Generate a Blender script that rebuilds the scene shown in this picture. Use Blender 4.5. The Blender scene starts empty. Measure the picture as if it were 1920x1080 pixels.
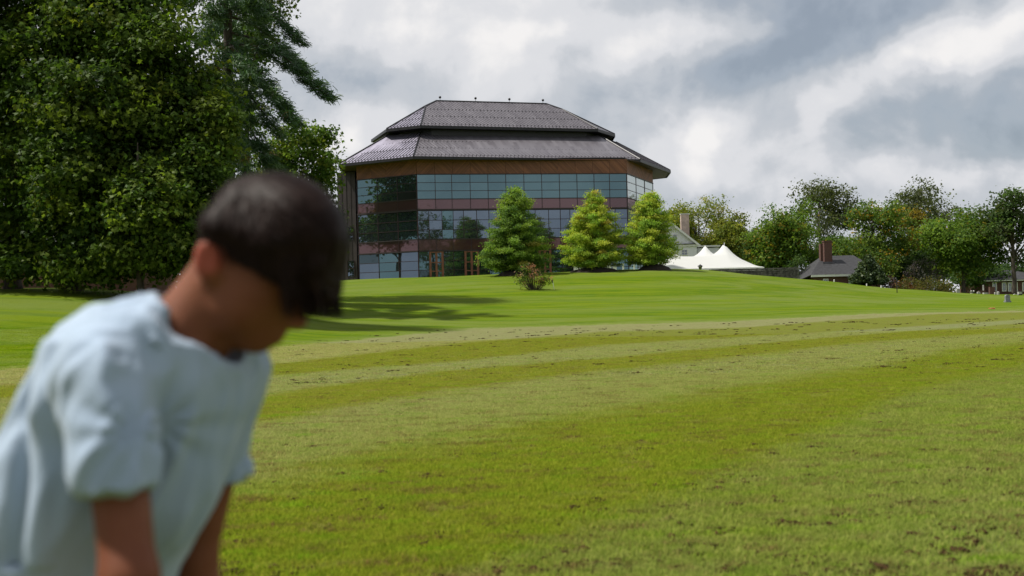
import bpy, bmesh, math, random
import numpy as np
from mathutils import Vector, Matrix, noise as mnoise
from mathutils.kdtree import KDTree

R = math.radians
scene = bpy.context.scene
COL = scene.collection
rng = np.random.default_rng(7)
random.seed(7)

# ------------------------------------------------------------------ camera
F, CX, HY, H = 2133.0, 960.0, 580.0, 1.2      # focal length in photo pixels, principal column, eye-level row, eye height (m)
ROLL = R(1.4)
cam_d = bpy.data.cameras.new('camera')
cam = bpy.data.objects.new('camera', cam_d)
COL.objects.link(cam)
cam_d.sensor_width = 36.0
cam_d.lens = 36.0 * F / 1920.0
cam_d.shift_y = (HY - 540.0) / 1920.0
cam_d.clip_start = 0.05
cam_d.clip_end = 6000.0
cam.matrix_world = Matrix.Translation((0, 0, H)) @ Matrix.Rotation(R(90), 4, 'X') @ Matrix.Rotation(-ROLL, 4, 'Z')
cam_d.dof.use_dof = True
cam_d.dof.focus_distance = 120.0
cam_d.dof.aperture_fstop = 2.7
scene.camera = cam

# ------------------------------------------------------------------ sky, sun, exposure
SUN_EL, SUN_AZ = R(60), R(-88)                # azimuth from +Y towards +X
sun_dir = Vector((math.sin(SUN_AZ) * math.cos(SUN_EL), math.cos(SUN_AZ) * math.cos(SUN_EL), math.sin(SUN_EL)))
sun_d = bpy.data.lights.new('sun', 'SUN')
sun_d.energy = 4.4
sun_d.angle = R(2.0)
sun_d.color = (1.0, 0.95, 0.86)
sun = bpy.data.objects.new('sun', sun_d)
COL.objects.link(sun)
sun.rotation_euler = (-sun_dir).to_track_quat('-Z', 'Y').to_euler()
sun.location = sun_dir * 300

vs = scene.view_settings
vs.view_transform = 'Standard'
vs.look = 'None'
vs.gamma = 1.0
vs.exposure = 0.4
vs.use_curve_mapping = False
scene.cycles.use_denoising = True
scene.cycles.max_bounces = 6
scene.cycles.transparent_max_bounces = 8


class NT:
    """tiny helper to write node trees as expressions"""
    def __init__(self, tree):
        self.t = tree
        self.n, self.l = tree.nodes, tree.links

    def new(self, typ, **kw):
        nd = self.n.new(typ)
        for k, v in kw.items():
            setattr(nd, k, v)
        return nd

    def put(self, sock, v):
        if isinstance(v, bpy.types.NodeSocket):
            self.l.new(v, sock)
        elif v is not None:
            if hasattr(sock.default_value, '__len__') and hasattr(v, '__len__') and len(sock.default_value) == 4 and len(v) == 3:
                v = (*v, 1)
            sock.default_value = v

    def m(self, op, a, b=None, c=None, clamp=False):
        nd = self.new('ShaderNodeMath', operation=op, use_clamp=clamp)
        self.put(nd.inputs[0], a)
        if b is not None: self.put(nd.inputs[1], b)
        if c is not None: self.put(nd.inputs[2], c)
        return nd.outputs[0]

    def vm(self, op, a, b=None, s=None):
        nd = self.new('ShaderNodeVectorMath', operation=op)
        self.put(nd.inputs[0], a)
        if b is not None: self.put(nd.inputs[1], b)
        if s is not None: self.put(nd.inputs['Scale'], s)
        return nd.outputs[1] if op in ('LENGTH', 'DOT_PRODUCT', 'DISTANCE') else nd.outputs[0]

    def noise(self, vec, scale, detail=4, rough=0.5, dist=0.0, color=False):
        nd = self.new('ShaderNodeTexNoise')
        if vec is not None: self.put(nd.inputs['Vector'], vec)
        nd.inputs['Scale'].default_value = scale
        nd.inputs['Detail'].default_value = detail
        nd.inputs['Roughness'].default_value = rough
        nd.inputs['Distortion'].default_value = dist
        return nd.outputs['Color' if color else 'Fac']

    def mix(self, fac, a, b, blend='MIX'):
        nd = self.new('ShaderNodeMix', data_type='RGBA', blend_type=blend, clamp_factor=True)
        self.put(nd.inputs[0], fac)
        self.put(nd.inputs[6], a)
        self.put(nd.inputs[7], b)
        return nd.outputs[2]

    def step(self, v, a, b):
        nd = self.new('ShaderNodeMapRange', interpolation_type='SMOOTHSTEP')
        self.put(nd.inputs[0], v)
        nd.inputs[1].default_value, nd.inputs[2].default_value = a, b
        nd.inputs[3].default_value, nd.inputs[4].default_value = 0, 1
        return nd.outputs[0]

    def ramp(self, v, stops, interp='LINEAR'):
        nd = self.new('ShaderNodeValToRGB')
        cr = nd.color_ramp
        cr.interpolation = interp
        while len(cr.elements) < len(stops): cr.elements.new(0.5)
        for e, (p, c) in zip(cr.elements, stops):
            e.position = p
            e.color = (*c[:3], 1)
        self.put(nd.inputs[0], v)
        return nd.outputs[0]

    def xyz(self, v):
        nd = self.new('ShaderNodeSeparateXYZ')
        self.put(nd.inputs[0], v)
        return nd.outputs

    def comb(self, x, y, z):
        nd = self.new('ShaderNodeCombineXYZ')
        for s, v in zip(nd.inputs, (x, y, z)): self.put(s, v)
        return nd.outputs[0]


world = bpy.data.worlds.new('World')
scene.world = world
world.use_nodes = True
w = NT(world.node_tree)
w.n.clear()
skytex = w.new('ShaderNodeTexSky', sky_type='NISHITA', sun_disc=False)
skytex.sun_elevation, skytex.sun_rotation = SUN_EL, SUN_AZ
skytex.air_density, skytex.dust_density = 1.0, 1.6
gdir = w.new('ShaderNodeTexCoord').outputs['Generated']
gx, gy, gz = w.xyz(gdir)
# cloud field, in azimuth / elevation (radians), the edges broken up by noise
warp = w.noise(w.vm('MULTIPLY', gdir, (1, 1, 1.15)), 6.5, 5, 0.52, color=True)
warp2 = w.noise(w.vm('MULTIPLY', gdir, (1, 1, 1.1)), 26.0, 5, 0.6, color=True)
wv = w.vm('ADD', w.vm('SCALE', w.vm('SUBTRACT', warp, (0.5, 0.5, 0.5)), s=0.10), w.vm('SCALE', w.vm('SUBTRACT', warp2, (0.5, 0.5, 0.5)), s=0.020))
wx, wy, wz = w.xyz(wv)
az = w.m('ADD', w.m('ARCTAN2', gx, gy), wx)
el = w.m('ADD', w.m('ARCSINE', gz), w.m('MULTIPLY', wy, 0.75))


def blob(px, py, rx, ry, tilt=0.0):
    a0, e0 = (px - CX) / F, (HY - py - (px - CX) * math.tan(ROLL)) / F
    da, de = w.m('SUBTRACT', az, a0), w.m('SUBTRACT', el, e0)
    c, s = math.cos(tilt), math.sin(tilt)
    u = w.m('ADD', w.m('MULTIPLY', da, c * F / rx), w.m('MULTIPLY', de, s * F / rx))
    v = w.m('SUBTRACT', w.m('MULTIPLY', de, c * F / ry), w.m('MULTIPLY', da, s * F / ry))
    q = w.m('ADD', w.m('MULTIPLY', u, u), w.m('MULTIPLY', v, v))
    return w.m('POWER', 2.718, w.m('MULTIPLY', q, -1.0))


def total(blobs):
    acc = None
    for wgt, *b in blobs:
        t = w.m('MULTIPLY', blob(*b), wgt * 0.85)
        acc = t if acc is None else w.m('ADD', acc, t)
    return acc


SKY_BLOBS = [  # weight (+ light, - grey), column, row, half sizes in photo pixels, tilt
    (0.30, 900, 40, 330, 110), (0.22, 620, 40, 120, 60), (-0.28, 640, 160, 130, 75), (0.16, 900, 130, 180, 60), (0.50, 700, 262, 75, 52),
    (0.40, 1215, 110, 90, 45), (0.34, 1330, 80, 110, 45), (-0.52, 1560, 30, 350, 65), (-0.42, 1500, 110, 270, 42, 0.12), (-0.25, 1400, 130, 120, 35),
    (0.36, 1650, 170, 260, 38, 0.22), (0.30, 1850, 100, 120, 42, 0.3), (0.18, 1780, 160, 130, 25), (-0.42, 1800, 250, 200, 70), (-0.34, 1880, 310, 120, 45),
    (-0.30, 1420, 200, 130, 45), (-0.28, 1580, 270, 110, 60), (0.44, 1300, 280, 75, 70), (0.30, 1500, 240, 30, 50), (0.36, 1640, 320, 110, 28),
    (0.25, 1780, 345, 130, 24), (0.16, 1400, 345, 110, 28), (-0.24, 1300, 385, 110, 22), (-0.22, 1120, 190, 90, 60), (-0.12, 1080, 110, 60, 45), (0.5, 3100, 420, 600, 260),
]
n_big = w.noise(w.vm('MULTIPLY', gdir, (1, 1, 2.2)), 4.0, 4, 0.5, 0.3)
n_mid = w.noise(w.vm('MULTIPLY', gdir, (1, 1, 1.1)), 11.0, 7, 0.5, 0.2)
n_off = w.noise(w.vm('MULTIPLY', w.vm('ADD', gdir, (0.012, 0.0, -0.014)), (1, 1, 1.1)), 11.0, 7, 0.5, 0.2)
relief = w.m('SUBTRACT', n_mid, n_off)
tone = w.m('ADD', total(SKY_BLOBS), 0.56)
tone = w.m('ADD', tone, w.m('MULTIPLY', w.m('SUBTRACT', n_big, 0.5), 0.30))
tone = w.m('ADD', tone, w.m('MULTIPLY', w.m('SUBTRACT', n_mid, 0.5), 0.16))
tone = w.m('ADD', tone, w.m('MULTIPLY', relief, 1.1), clamp=True)
cloud = w.ramp(tone, [(0.0, (0.30, 0.335, 0.38)), (0.25, (0.40, 0.435, 0.48)), (0.5, (0.55, 0.58, 0.625)), (0.72, (0.72, 0.73, 0.76)), (1.0, (0.90, 0.885, 0.88))], 'EASE')
cover = w.m('SUBTRACT', 1.0, w.m('MULTIPLY', w.step(tone, 0.55, 0.15), 0.22))
skymix = w.mix(cover, skytex.outputs[0], w.vm('SCALE', cloud, s=7.6))
bg = w.new('ShaderNodeBackground')
w.put(bg.inputs[0], skymix)
bg.inputs[1].default_value = 0.1
w.l.new(bg.outputs[0], w.new('ShaderNodeOutputWorld').inputs[0])


# ------------------------------------------------------------------ helpers
def un(px, py):
    """photo pixel -> offsets from the principal point with the camera's roll taken out"""
    c, s = math.cos(ROLL), math.sin(ROLL)
    dx, dy = px - CX, py - HY
    return dx * c - dy * s, dx * s + dy * c


def at(px, py, Y):
    x, y = un(px, py)
    return Vector((x * Y / F, Y, H - y * Y / F))


def at_z(px, py, z):
    x, y = un(px, py)
    Y = (z - H) * F / (-y)
    return Vector((x * Y / F, Y, z))


def tag(o, label=None, cat=None, group=None, kind=None):
    for k, v in (('label', label), ('category', cat), ('group', group), ('kind', kind)):
        if v: o[k] = v
    return o


def empty(name, loc, label=None, cat=None, group=None, rz=0.0):
    o = bpy.data.objects.new(name, None)
    COL.objects.link(o)
    o.location = loc
    o.rotation_euler = (0, 0, rz)
    o.empty_display_size = 0.2
    return tag(o, label, cat, group)


def link(name, me, parent=None, mat=None, world=True):
    """links a mesh as an object; WORLD: its coordinates are world coordinates even under a parent"""
    o = bpy.data.objects.new(name, me)
    COL.objects.link(o)
    if mat is not None and not me.materials: me.materials.append(mat)
    if parent is not None:
        o.parent = parent
        if world: o.matrix_parent_inverse = Matrix.Translation(-root_loc(parent)) if parent.type == 'EMPTY' else Matrix.Identity(4)
    return o


def root_loc(p):
    return Vector(p.location)


class MB:
    def __init__(self):
        self.v, self.f = [], []

    def add(self, vs, fs):
        b = len(self.v)
        self.v += [tuple(p) for p in vs]
        self.f += [tuple(i + b for i in f) for f in fs]

    def box(self, c, s, rot=None):
        hx, hy, hz = s[0] / 2, s[1] / 2, s[2] / 2
        vs = [Vector((x, y, z)) for x in (-hx, hx) for y in (-hy, hy) for z in (-hz, hz)]
        if rot is not None: vs = [rot @ p for p in vs]
        c = Vector(c)
        self.add([p + c for p in vs], [(0, 1, 3, 2), (4, 6, 7, 5), (0, 4, 5, 1), (2, 3, 7, 6), (0, 2, 6, 4), (1, 5, 7, 3)])

    def tube(self, pts, rad, sides=8, cap=True):
        pts = [Vector(p) for p in pts]
        n = len(pts)
        vs = []
        a = None
        for i, p in enumerate(pts):
            d = (pts[min(i + 1, n - 1)] - pts[max(i - 1, 0)]).normalized()
            if a is None:
                a = d.orthogonal().normalized()
            else:
                a = (a - d * a.dot(d)).normalized()
            b = d.cross(a)
            r = rad[i] if hasattr(rad, '__len__') else rad
            for k in range(sides):
                t = 2 * math.pi * k / sides
                vs.append(p + (a * math.cos(t) + b * math.sin(t)) * r)
        fs = []
        for i in range(n - 1):
            for k in range(sides):
                k2 = (k + 1) % sides
                fs.append((i * sides + k, i * sides + k2, (i + 1) * sides + k2, (i + 1) * sides + k))
        if cap:
            fs.append(tuple(range(sides))[::-1])
            fs.append(tuple((n - 1) * sides + k for k in range(sides)))
        self.add(vs, fs)

    def lathe(self, prof, c, sides=12):
        c = Vector(c)
        vs, fs = [], []
        for r, z in prof:
            for k in range(sides):
                t = 2 * math.pi * k / sides
                vs.append(c + Vector((r * math.cos(t), r * math.sin(t), z)))
        n = len(prof)
        for i in range(n - 1):
            for k in range(sides):
                k2 = (k + 1) % sides
                fs.append((i * sides + k, i * sides + k2, (i + 1) * sides + k2, (i + 1) * sides + k))
        fs.append(tuple(range(sides))[::-1])
        fs.append(tuple((n - 1) * sides + k for k in range(sides)))
        self.add(vs, fs)

    def prism(self, poly, z0, z1):
        n = len(poly)
        vs = [(p[0], p[1], z0) for p in poly] + [(p[0], p[1], z1) for p in poly]
        self.add(vs, [tuple(range(n))[::-1], tuple(range(n, 2 * n))] + [(i, (i + 1) % n, n + (i + 1) % n, n + i) for i in range(n)])

    def slab(self, poly, t):
        """a polygon in space given thickness T below its normal"""
        poly = [Vector(p) for p in poly]
        nrm = (poly[1] - poly[0]).cross(poly[2] - poly[0]).normalized()
        n = len(poly)
        vs = poly + [p - nrm * t for p in poly]
        self.add(vs, [tuple(range(n)), tuple(range(n, 2 * n))[::-1]] + [((i + 1) % n, i, n + i, n + (i + 1) % n) for i in range(n)])

    def mesh(self, name, mat=None, smooth=False):
        me = bpy.data.meshes.new(name)
        me.from_pydata(self.v, [], self.f)
        if mat is not None: me.materials.append(mat)
        if smooth: me.polygons.foreach_set('use_smooth', [True] * len(me.polygons))
        me.update()
        return me

    def build(self, name, mat=None, parent=None, smooth=False):
        return link(name, self.mesh(name, mat, smooth), parent)


def np_mesh(name, V, Fq, mat=None, smooth=False, col=None, attr=None):
    """mesh from numpy arrays, all faces with the same corner count"""
    me = bpy.data.meshes.new(name)
    V = np.asarray(V, np.float32)
    Fq = np.asarray(Fq, np.int32)
    k = Fq.shape[1]
    me.vertices.add(len(V))
    me.vertices.foreach_set('co', V.ravel())
    me.loops.add(Fq.size)
    me.loops.foreach_set('vertex_index', Fq.ravel())
    me.polygons.add(len(Fq))
    me.polygons.foreach_set('loop_start', np.arange(0, Fq.size, k, dtype=np.int32))
    me.polygons.foreach_set('loop_total', np.full(len(Fq), k, np.int32))
    if smooth: me.polygons.foreach_set('use_smooth', np.ones(len(Fq), bool))
    if col is not None:
        a = me.color_attributes.new('col', 'FLOAT_COLOR', 'POINT')
        a.data.foreach_set('color', np.c_[col, np.ones(len(col))].astype(np.float32).ravel())
    for nm, val in (attr or {}).items():
        a = me.attributes.new(nm, 'FLOAT', 'POINT')
        a.data.foreach_set('value', np.asarray(val, np.float32))
    if mat is not None: me.materials.append(mat)
    me.update(calc_edges=True)
    me.validate()
    return me


# ------------------------------------------------------------------ materials
def new_mat(name):
    m = bpy.data.materials.new(name)
    m.use_nodes = True
    t = NT(m.node_tree)
    t.n.clear()
    out = t.new('ShaderNodeOutputMaterial')
    p = t.new('ShaderNodeBsdfPrincipled')
    t.l.new(p.outputs[0], out.inputs[0])
    return m, t, p, out


def mat(name, c, rough=0.7, metal=0.0, var=0.15, scale=3.0, bump=0.0, bscale=30.0, spec=0.5, c2=None, stretch=(1, 1, 1), bdist=0.02):
    m, t, p, out = new_mat(name)
    pos = t.vm('MULTIPLY', t.new('ShaderNodeNewGeometry').outputs['Position'], stretch)
    n = t.noise(pos, scale, 5, 0.6)
    c2 = c2 or tuple(v * (1 - 2.2 * var) for v in c)
    t.put(p.inputs['Base Color'], t.mix(t.step(n, 0.3, 0.7), c2, tuple(v * (1 + var * 0.5) for v in c)))
    t.put(p.inputs['Roughness'], t.m('ADD', rough - 0.05, t.m('MULTIPLY', n, 0.1)))
    p.inputs['Metallic'].default_value = metal
    p.inputs['Specular IOR Level'].default_value = spec
    if bump:
        b = t.new('ShaderNodeBump')
        b.inputs['Strength'].default_value = bump
        b.inputs['Distance'].default_value = bdist
        t.put(b.inputs['Height'], t.noise(pos, bscale, 4, 0.6))
        t.l.new(b.outputs[0], p.inputs['Normal'])
    return m


def leaf_mat(name, trans=0.45, gloss=0.08):
    m, t, p, out = new_mat(name)
    t.n.remove(p)
    c = t.new('ShaderNodeAttribute', attribute_name='col').outputs['Color']
    d = t.new('ShaderNodeBsdfPrincipled')
    t.put(d.inputs['Base Color'], c)
    d.inputs['Roughness'].default_value = 0.5
    d.inputs['Specular IOR Level'].default_value = gloss
    tr = t.new('ShaderNodeBsdfTranslucent')
    t.put(tr.inputs[0], t.mix(1.0, c, (1.25, 1.3, 0.6), 'MULTIPLY'))
    mx = t.new('ShaderNodeMixShader')
    mx.inputs[0].default_value = trans
    t.l.new(d.outputs[0], mx.inputs[1])
    t.l.new(tr.outputs[0], mx.inputs[2])
    t.l.new(mx.outputs[0], out.inputs[0])
    return m


M = {}
M['leaf'] = leaf_mat('leaf')
M['needle'] = leaf_mat('needle', 0.15, 0.3)
M['bark'] = mat('bark', (0.075, 0.058, 0.045), 0.9, var=0.3, scale=6, bump=0.8, bscale=14, stretch=(1, 1, 0.25))
M['pale_bark'] = mat('pale_bark', (0.16, 0.14, 0.12), 0.9, var=0.3, scale=3, bump=0.6, bscale=10, stretch=(1, 1, 0.3))
M['mulch'] = mat('mulch', (0.03, 0.02, 0.015), 0.95, var=0.3, scale=6, bump=1.0, bscale=18, bdist=0.06)
M['dark_metal'] = mat('dark_metal', (0.022, 0.021, 0.024), 0.45, 0.3, scale=2)
M['white_paint'] = mat('white_paint', (0.72, 0.71, 0.69), 0.5, var=0.05, scale=1)
M['stone'] = mat('stone', (0.13, 0.12, 0.11), 0.9, var=0.32, scale=2.2, bump=0.8, bscale=7, bdist=0.05)
M['headstone'] = mat('headstone', (0.46, 0.45, 0.42), 0.85, var=0.22, scale=2.5)
M['granite'] = mat('granite', (0.24, 0.25, 0.27), 0.7, var=0.2, scale=6)
M['brick'] = None


def brick_mat(name, c1, c2, mortar, sc=3.0):
    m, t, p, out = new_mat(name)
    pos = t.new('ShaderNodeNewGeometry').outputs['Position']
    x, y, z = t.xyz(pos)
    b = t.new('ShaderNodeTexBrick')
    t.put(b.inputs['Vector'], t.comb(t.m('ADD', x, y), z, 0.0))
    t.put(b.inputs['Color1'], c1)
    t.put(b.inputs['Color2'], c2)
    t.put(b.inputs['Mortar'], mortar)
    b.inputs['Scale'].default_value = sc
    b.inputs['Mortar Size'].default_value = 0.03
    t.put(p.inputs['Base Color'], t.mix(t.m('MULTIPLY', t.noise(pos, 0.8, 4), 0.5), b.outputs['Color'], tuple(v * 0.6 for v in c1)))
    p.inputs['Roughness'].default_value = 0.9
    bm_ = t.new('ShaderNodeBump')
    bm_.inputs['Strength'].default_value = 0.5
    bm_.inputs['Distance'].default_value = 0.01
    bm_.invert = True
    t.put(bm_.inputs['Height'], b.outputs['Fac'])
    t.l.new(bm_.outputs[0], p.inputs['Normal'])
    return m


M['brick'] = brick_mat('brick', (0.115, 0.042, 0.032), (0.08, 0.030, 0.025), (0.17, 0.12, 0.1))
M['brick_pale'] = brick_mat('brick_pale', (0.15, 0.058, 0.042), (0.12, 0.046, 0.035), (0.13, 0.09, 0.075))

# ------------------------------------------------------------------ terrain
TC = np.array([-400, 0, 300, 650, 960, 1230, 1500, 1700, 1920, 2600], float)
TY = np.array([4, 20, 30, 40, 50, 65, 80, 95, 110, 122, 130, 140, 155, 180, 250], float)
TZ = np.array([
    [0, 0, .1, .9, 2.0, 3.2, 3.4, 3.4, 3.5, 3.6, 3.8, 4.0, 4.2, 4.3, 4.3],
    [0, 0, .02, .6, 1.7, 3.15, 3.4, 3.4, 3.5, 3.6, 3.8, 4.0, 4.2, 4.3, 4.3],
    [0, 0, 0, .3, 1.1, 2.6, 2.9, 3.0, 3.2, 3.5, 3.8, 4.2, 4.5, 4.8, 4.8],
    [0, 0, 0, .02, .1, .45, 1.1, 2.1, 3.4, 4.4, 4.9, 5.25, 5.4, 5.5, 5.5],
    [0, 0, 0, 0, 0, .05, .45, 1.7, 3.5, 4.9, 5.25, 5.35, 5.4, 5.4, 5.4],
    [0, 0, 0, 0, 0, .05, .35, 1.5, 3.4, 5.0, 5.4, 5.4, 5.3, 5.2, 5.0],
    [0, 0, 0, 0, 0, .05, .3, 1.1, 2.3, 3.3, 3.85, 4.1, 4.1, 3.9, 3.5],
    [0, 0, 0, 0, 0, 0, .25, .75, 1.3, 1.75, 2.05, 2.35, 2.6, 2.6, 2.4],
    [0, 0, 0, 0, 0, 0, .15, .4, .7, .95, 1.1, 1.25, 1.42, 1.6, 1.7],
    [0, 0, 0, 0, 0, 0, .15, .4, .7, .95, 1.1, 1.25, 1.42, 1.6, 1.7]], float)


def hermite(xk, yk, x):
    """monotone-ish cubic through (xk, yk) rows at x; yk (K, N), x (N,)"""
    x = np.clip(x, xk[0], xk[-1])
    h = np.diff(xk)
    dl = np.diff(yk, axis=0) / h[:, None]
    mm = np.zeros_like(yk)
    a, b = dl[:-1], dl[1:]
    with np.errstate(divide='ignore', invalid='ignore'):
        hm = np.where(a * b > 0, 2 * a * b / (a + b), 0.0)
    mm[1:-1] = hm
    i = np.clip(np.searchsorted(xk, x, 'right') - 1, 0, len(xk) - 2)
    n = np.arange(len(x)) if yk.shape[1] > 1 else np.zeros(len(x), int)
    t = (x - xk[i]) / h[i]
    y0, y1, m0, m1 = yk[i, n], yk[i + 1, n], mm[i, n] * h[i], mm[i + 1, n] * h[i]
    return (2 * t**3 - 3 * t**2 + 1) * y0 + (t**3 - 2 * t**2 + t) * m0 + (-2 * t**3 + 3 * t**2) * y1 + (t**3 - t**2) * m1


def zg_np(x, y):
    x, y = np.asarray(x, float).ravel(), np.asarray(y, float).ravel()
    yy = np.clip(y, TY[0], TY[-1])
    px = np.clip(CX + F * x / np.maximum(yy, 25.0), TC[0], TC[-1])
    cols = np.stack([hermite(TY, TZ[k][:, None], yy) for k in range(len(TC))])      # (K, N)
    z = hermite(TC, cols, px)
    und = 0.05 * np.sin(x * 0.21 + 1.3) * np.sin(y * 0.17 + 0.4) + 0.03 * np.sin(x * 0.53 + y * 0.31)
    return z + und * np.clip((y - 28) / 30, 0, 1)


def zg(x, y):
    return float(zg_np([x], [y])[0])


def ground_at(px, py, Y):
    p = at(px, py, Y)
    p.z = zg(p.x, Y)
    return p


# the mown bands of the field: where each band edge runs in the photograph
BANDS = [
    [(-900, 760), (0, 692), (521, 650), (889, 616), (1123, 609), (1357, 603), (1631, 589), (1700, 587), (1920, 583), (2800, 565)],
    [(-900, 830), (0, 725), (514, 684), (850, 645), (1123, 622), (1396, 614), (1592, 599), (1748, 589), (1920, 585), (2800, 567)],
    [(-900, 870), (0, 750), (521, 704), (857, 679), (1123, 649), (1435, 630), (1920, 599), (2800, 570)],
    [(-900, 930), (0, 795), (498, 743), (826, 696), (1123, 673), (1475, 640), (1748, 618), (1920, 606), (2800, 574)],
    [(-900, 1080), (0, 870), (467, 794), (732, 751), (1045, 706), (1279, 681), (1592, 645), (1920, 622), (2800, 580)],
    [(-900, 1300), (0, 1010), (451, 915), (732, 841), (1084, 782), (1396, 727), (1670, 684), (1787, 657), (1920, 645), (2800, 600)],
    [(-900, 2600), (0, 1650), (500, 1290), (967, 1080), (1201, 977), (1435, 876), (1709, 743), (1920, 696), (2800, 620)],
    [(-900, 4000), (2800, 4000)],
]


def band_np(x, y, z):
    """which band a spot of the ground belongs to: below 0 the hill, k..k+1 between the edges k and k+1"""
    y = np.maximum(y, 2.0)
    dx, dy = x / y * F, (H - z) / y * F
    c, s = math.cos(ROLL), math.sin(ROLL)
    px, py = CX + dx * c + dy * s, HY - dx * s + dy * c
    e = np.stack([np.interp(px, [p[0] for p in b], [p[1] for p in b]) for b in BANDS])
    for k in range(1, len(e)): e[k] = np.maximum(e[k], e[k - 1] + 1.0)
    d = np.where(py < e[0], np.maximum((py - e[0]) / 60.0, -1.5), 0.0)
    for k in range(len(e) - 1):
        d += np.clip((py - e[k]) / (e[k + 1] - e[k]), 0, 1)
    return d


def spread(lo, hi, fine, out, far):
    a = list(np.arange(lo, hi + fine, fine))
    st = fine
    b, s = a[-1], st
    while b < far:
        s *= out; b += s; a.append(b)
    b, s = a[0], st
    while b > -far:
        s *= out; b -= s; a.insert(0, b)
    return np.array(a)


gxs = spread(-34, 92, 0.6, 1.09, 2500)
gys = np.concatenate([spread(0, 0.5, 0.5, 1.5, 900)[:-1][lambda a: a < 0] if False else -np.geomspace(900, 2, 14), np.arange(0, 60, 0.35), np.arange(60, 210, 0.75), np.geomspace(211, 3000, 40)])
GX, GY = np.meshgrid(gxs, gys)
gz_ = zg_np(GX, GY)
nx_, ny_ = len(gxs), len(gys)
ii = np.arange((ny_ - 1) * nx_).reshape(ny_ - 1, nx_)[:, :-1].ravel()
gf = np.c_[ii, ii + 1, ii + nx_ + 1, ii + nx_]
bd = band_np(GX.ravel(), GY.ravel(), gz_)


def lawn_colour(t, d, pos):
    """turf colour from the band value D and the place: shared by the ground sheet and the grass blades"""
    n1 = t.noise(pos, 0.55, 6, 0.65)
    n2 = t.noise(t.vm('MULTIPLY', pos, (0.5, 1.6, 1.0)), 2.6, 5, 0.7)
    n3 = t.noise(pos, 9.0, 5, 0.75)
    n4 = t.noise(t.vm('MULTIPLY', pos, (0.12, 0.9, 1)), 1.1, 4, 0.6)
    dw = t.m('ADD', d, t.m('ADD', t.m('MULTIPLY', t.m('SUBTRACT', n2, 0.5), 0.55), t.m('MULTIPLY', t.m('SUBTRACT', n1, 0.5), 0.35)))
    n5 = t.noise(t.vm('MULTIPLY', pos, (0.045, 0.16, 1)), 1.0, 4, 0.6, 0.6)
    hill = t.mix(t.step(n4, 0.40, 0.60), (0.056, 0.110, 0.003), (0.108, 0.158, 0.006))
    hill = t.mix(t.m('MULTIPLY', t.step(n5, 0.48, 0.60), 0.85), hill, (0.118, 0.158, 0.030))
    hill = t.mix(t.m('MULTIPLY', t.step(n1, 0.35, 0.7), 0.5), hill, (0.108, 0.143, 0.004))
    # uphill: pale arcs of mown turf
    arcs = t.m('SINE', t.m('ADD', t.m('MULTIPLY', d, 17.0), t.m('MULTIPLY', n4, 5.0)))
    hill = t.mix(t.m('MULTIPLY', t.step(arcs, 0.2, 0.9), 0.35), hill, (0.118, 0.156, 0.030))
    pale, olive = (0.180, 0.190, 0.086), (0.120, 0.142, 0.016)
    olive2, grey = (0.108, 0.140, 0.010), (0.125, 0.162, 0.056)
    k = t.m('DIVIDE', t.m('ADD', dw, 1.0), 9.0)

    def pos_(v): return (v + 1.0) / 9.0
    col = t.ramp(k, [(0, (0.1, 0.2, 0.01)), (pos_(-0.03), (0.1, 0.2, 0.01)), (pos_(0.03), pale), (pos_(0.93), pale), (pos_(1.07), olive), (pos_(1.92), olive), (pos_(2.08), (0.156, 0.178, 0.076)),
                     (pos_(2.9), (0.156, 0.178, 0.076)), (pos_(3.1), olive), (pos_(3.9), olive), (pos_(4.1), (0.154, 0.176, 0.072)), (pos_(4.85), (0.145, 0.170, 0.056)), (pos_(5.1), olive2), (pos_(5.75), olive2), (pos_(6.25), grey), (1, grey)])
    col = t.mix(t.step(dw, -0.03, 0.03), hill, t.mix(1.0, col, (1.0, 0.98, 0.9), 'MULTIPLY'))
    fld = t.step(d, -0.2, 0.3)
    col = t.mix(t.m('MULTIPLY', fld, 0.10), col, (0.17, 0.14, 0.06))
    # thatch, bare streaks and richer green tufts, streaked along the mowing lines
    n6 = t.noise(pos, 1.7, 5, 0.7)
    col = t.mix(t.m('MULTIPLY', t.step(n6, 0.52, 0.68), t.m('MULTIPLY', fld, 0.45)), col, (0.075, 0.128, 0.010))
    col = t.mix(t.m('MULTIPLY', t.step(n6, 0.46, 0.32), t.m('MULTIPLY', fld, 0.30)), col, (0.175, 0.165, 0.075))
    brown = t.m('MULTIPLY', t.m('MULTIPLY', t.step(n2, 0.50, 0.63), t.step(n3, 0.40, 0.58)), fld)
    col = t.mix(t.m('MULTIPLY', brown, 0.85), col, (0.085, 0.058, 0.026))
    col = t.mix(t.m('MULTIPLY', t.step(n2, 0.47, 0.30), t.m('MULTIPLY', fld, 0.6)), col, (0.085, 0.165, 0.006))
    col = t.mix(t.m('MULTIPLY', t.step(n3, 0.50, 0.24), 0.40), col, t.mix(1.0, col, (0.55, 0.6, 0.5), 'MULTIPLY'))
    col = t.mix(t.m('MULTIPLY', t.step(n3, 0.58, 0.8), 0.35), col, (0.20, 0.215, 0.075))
    return col


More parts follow.
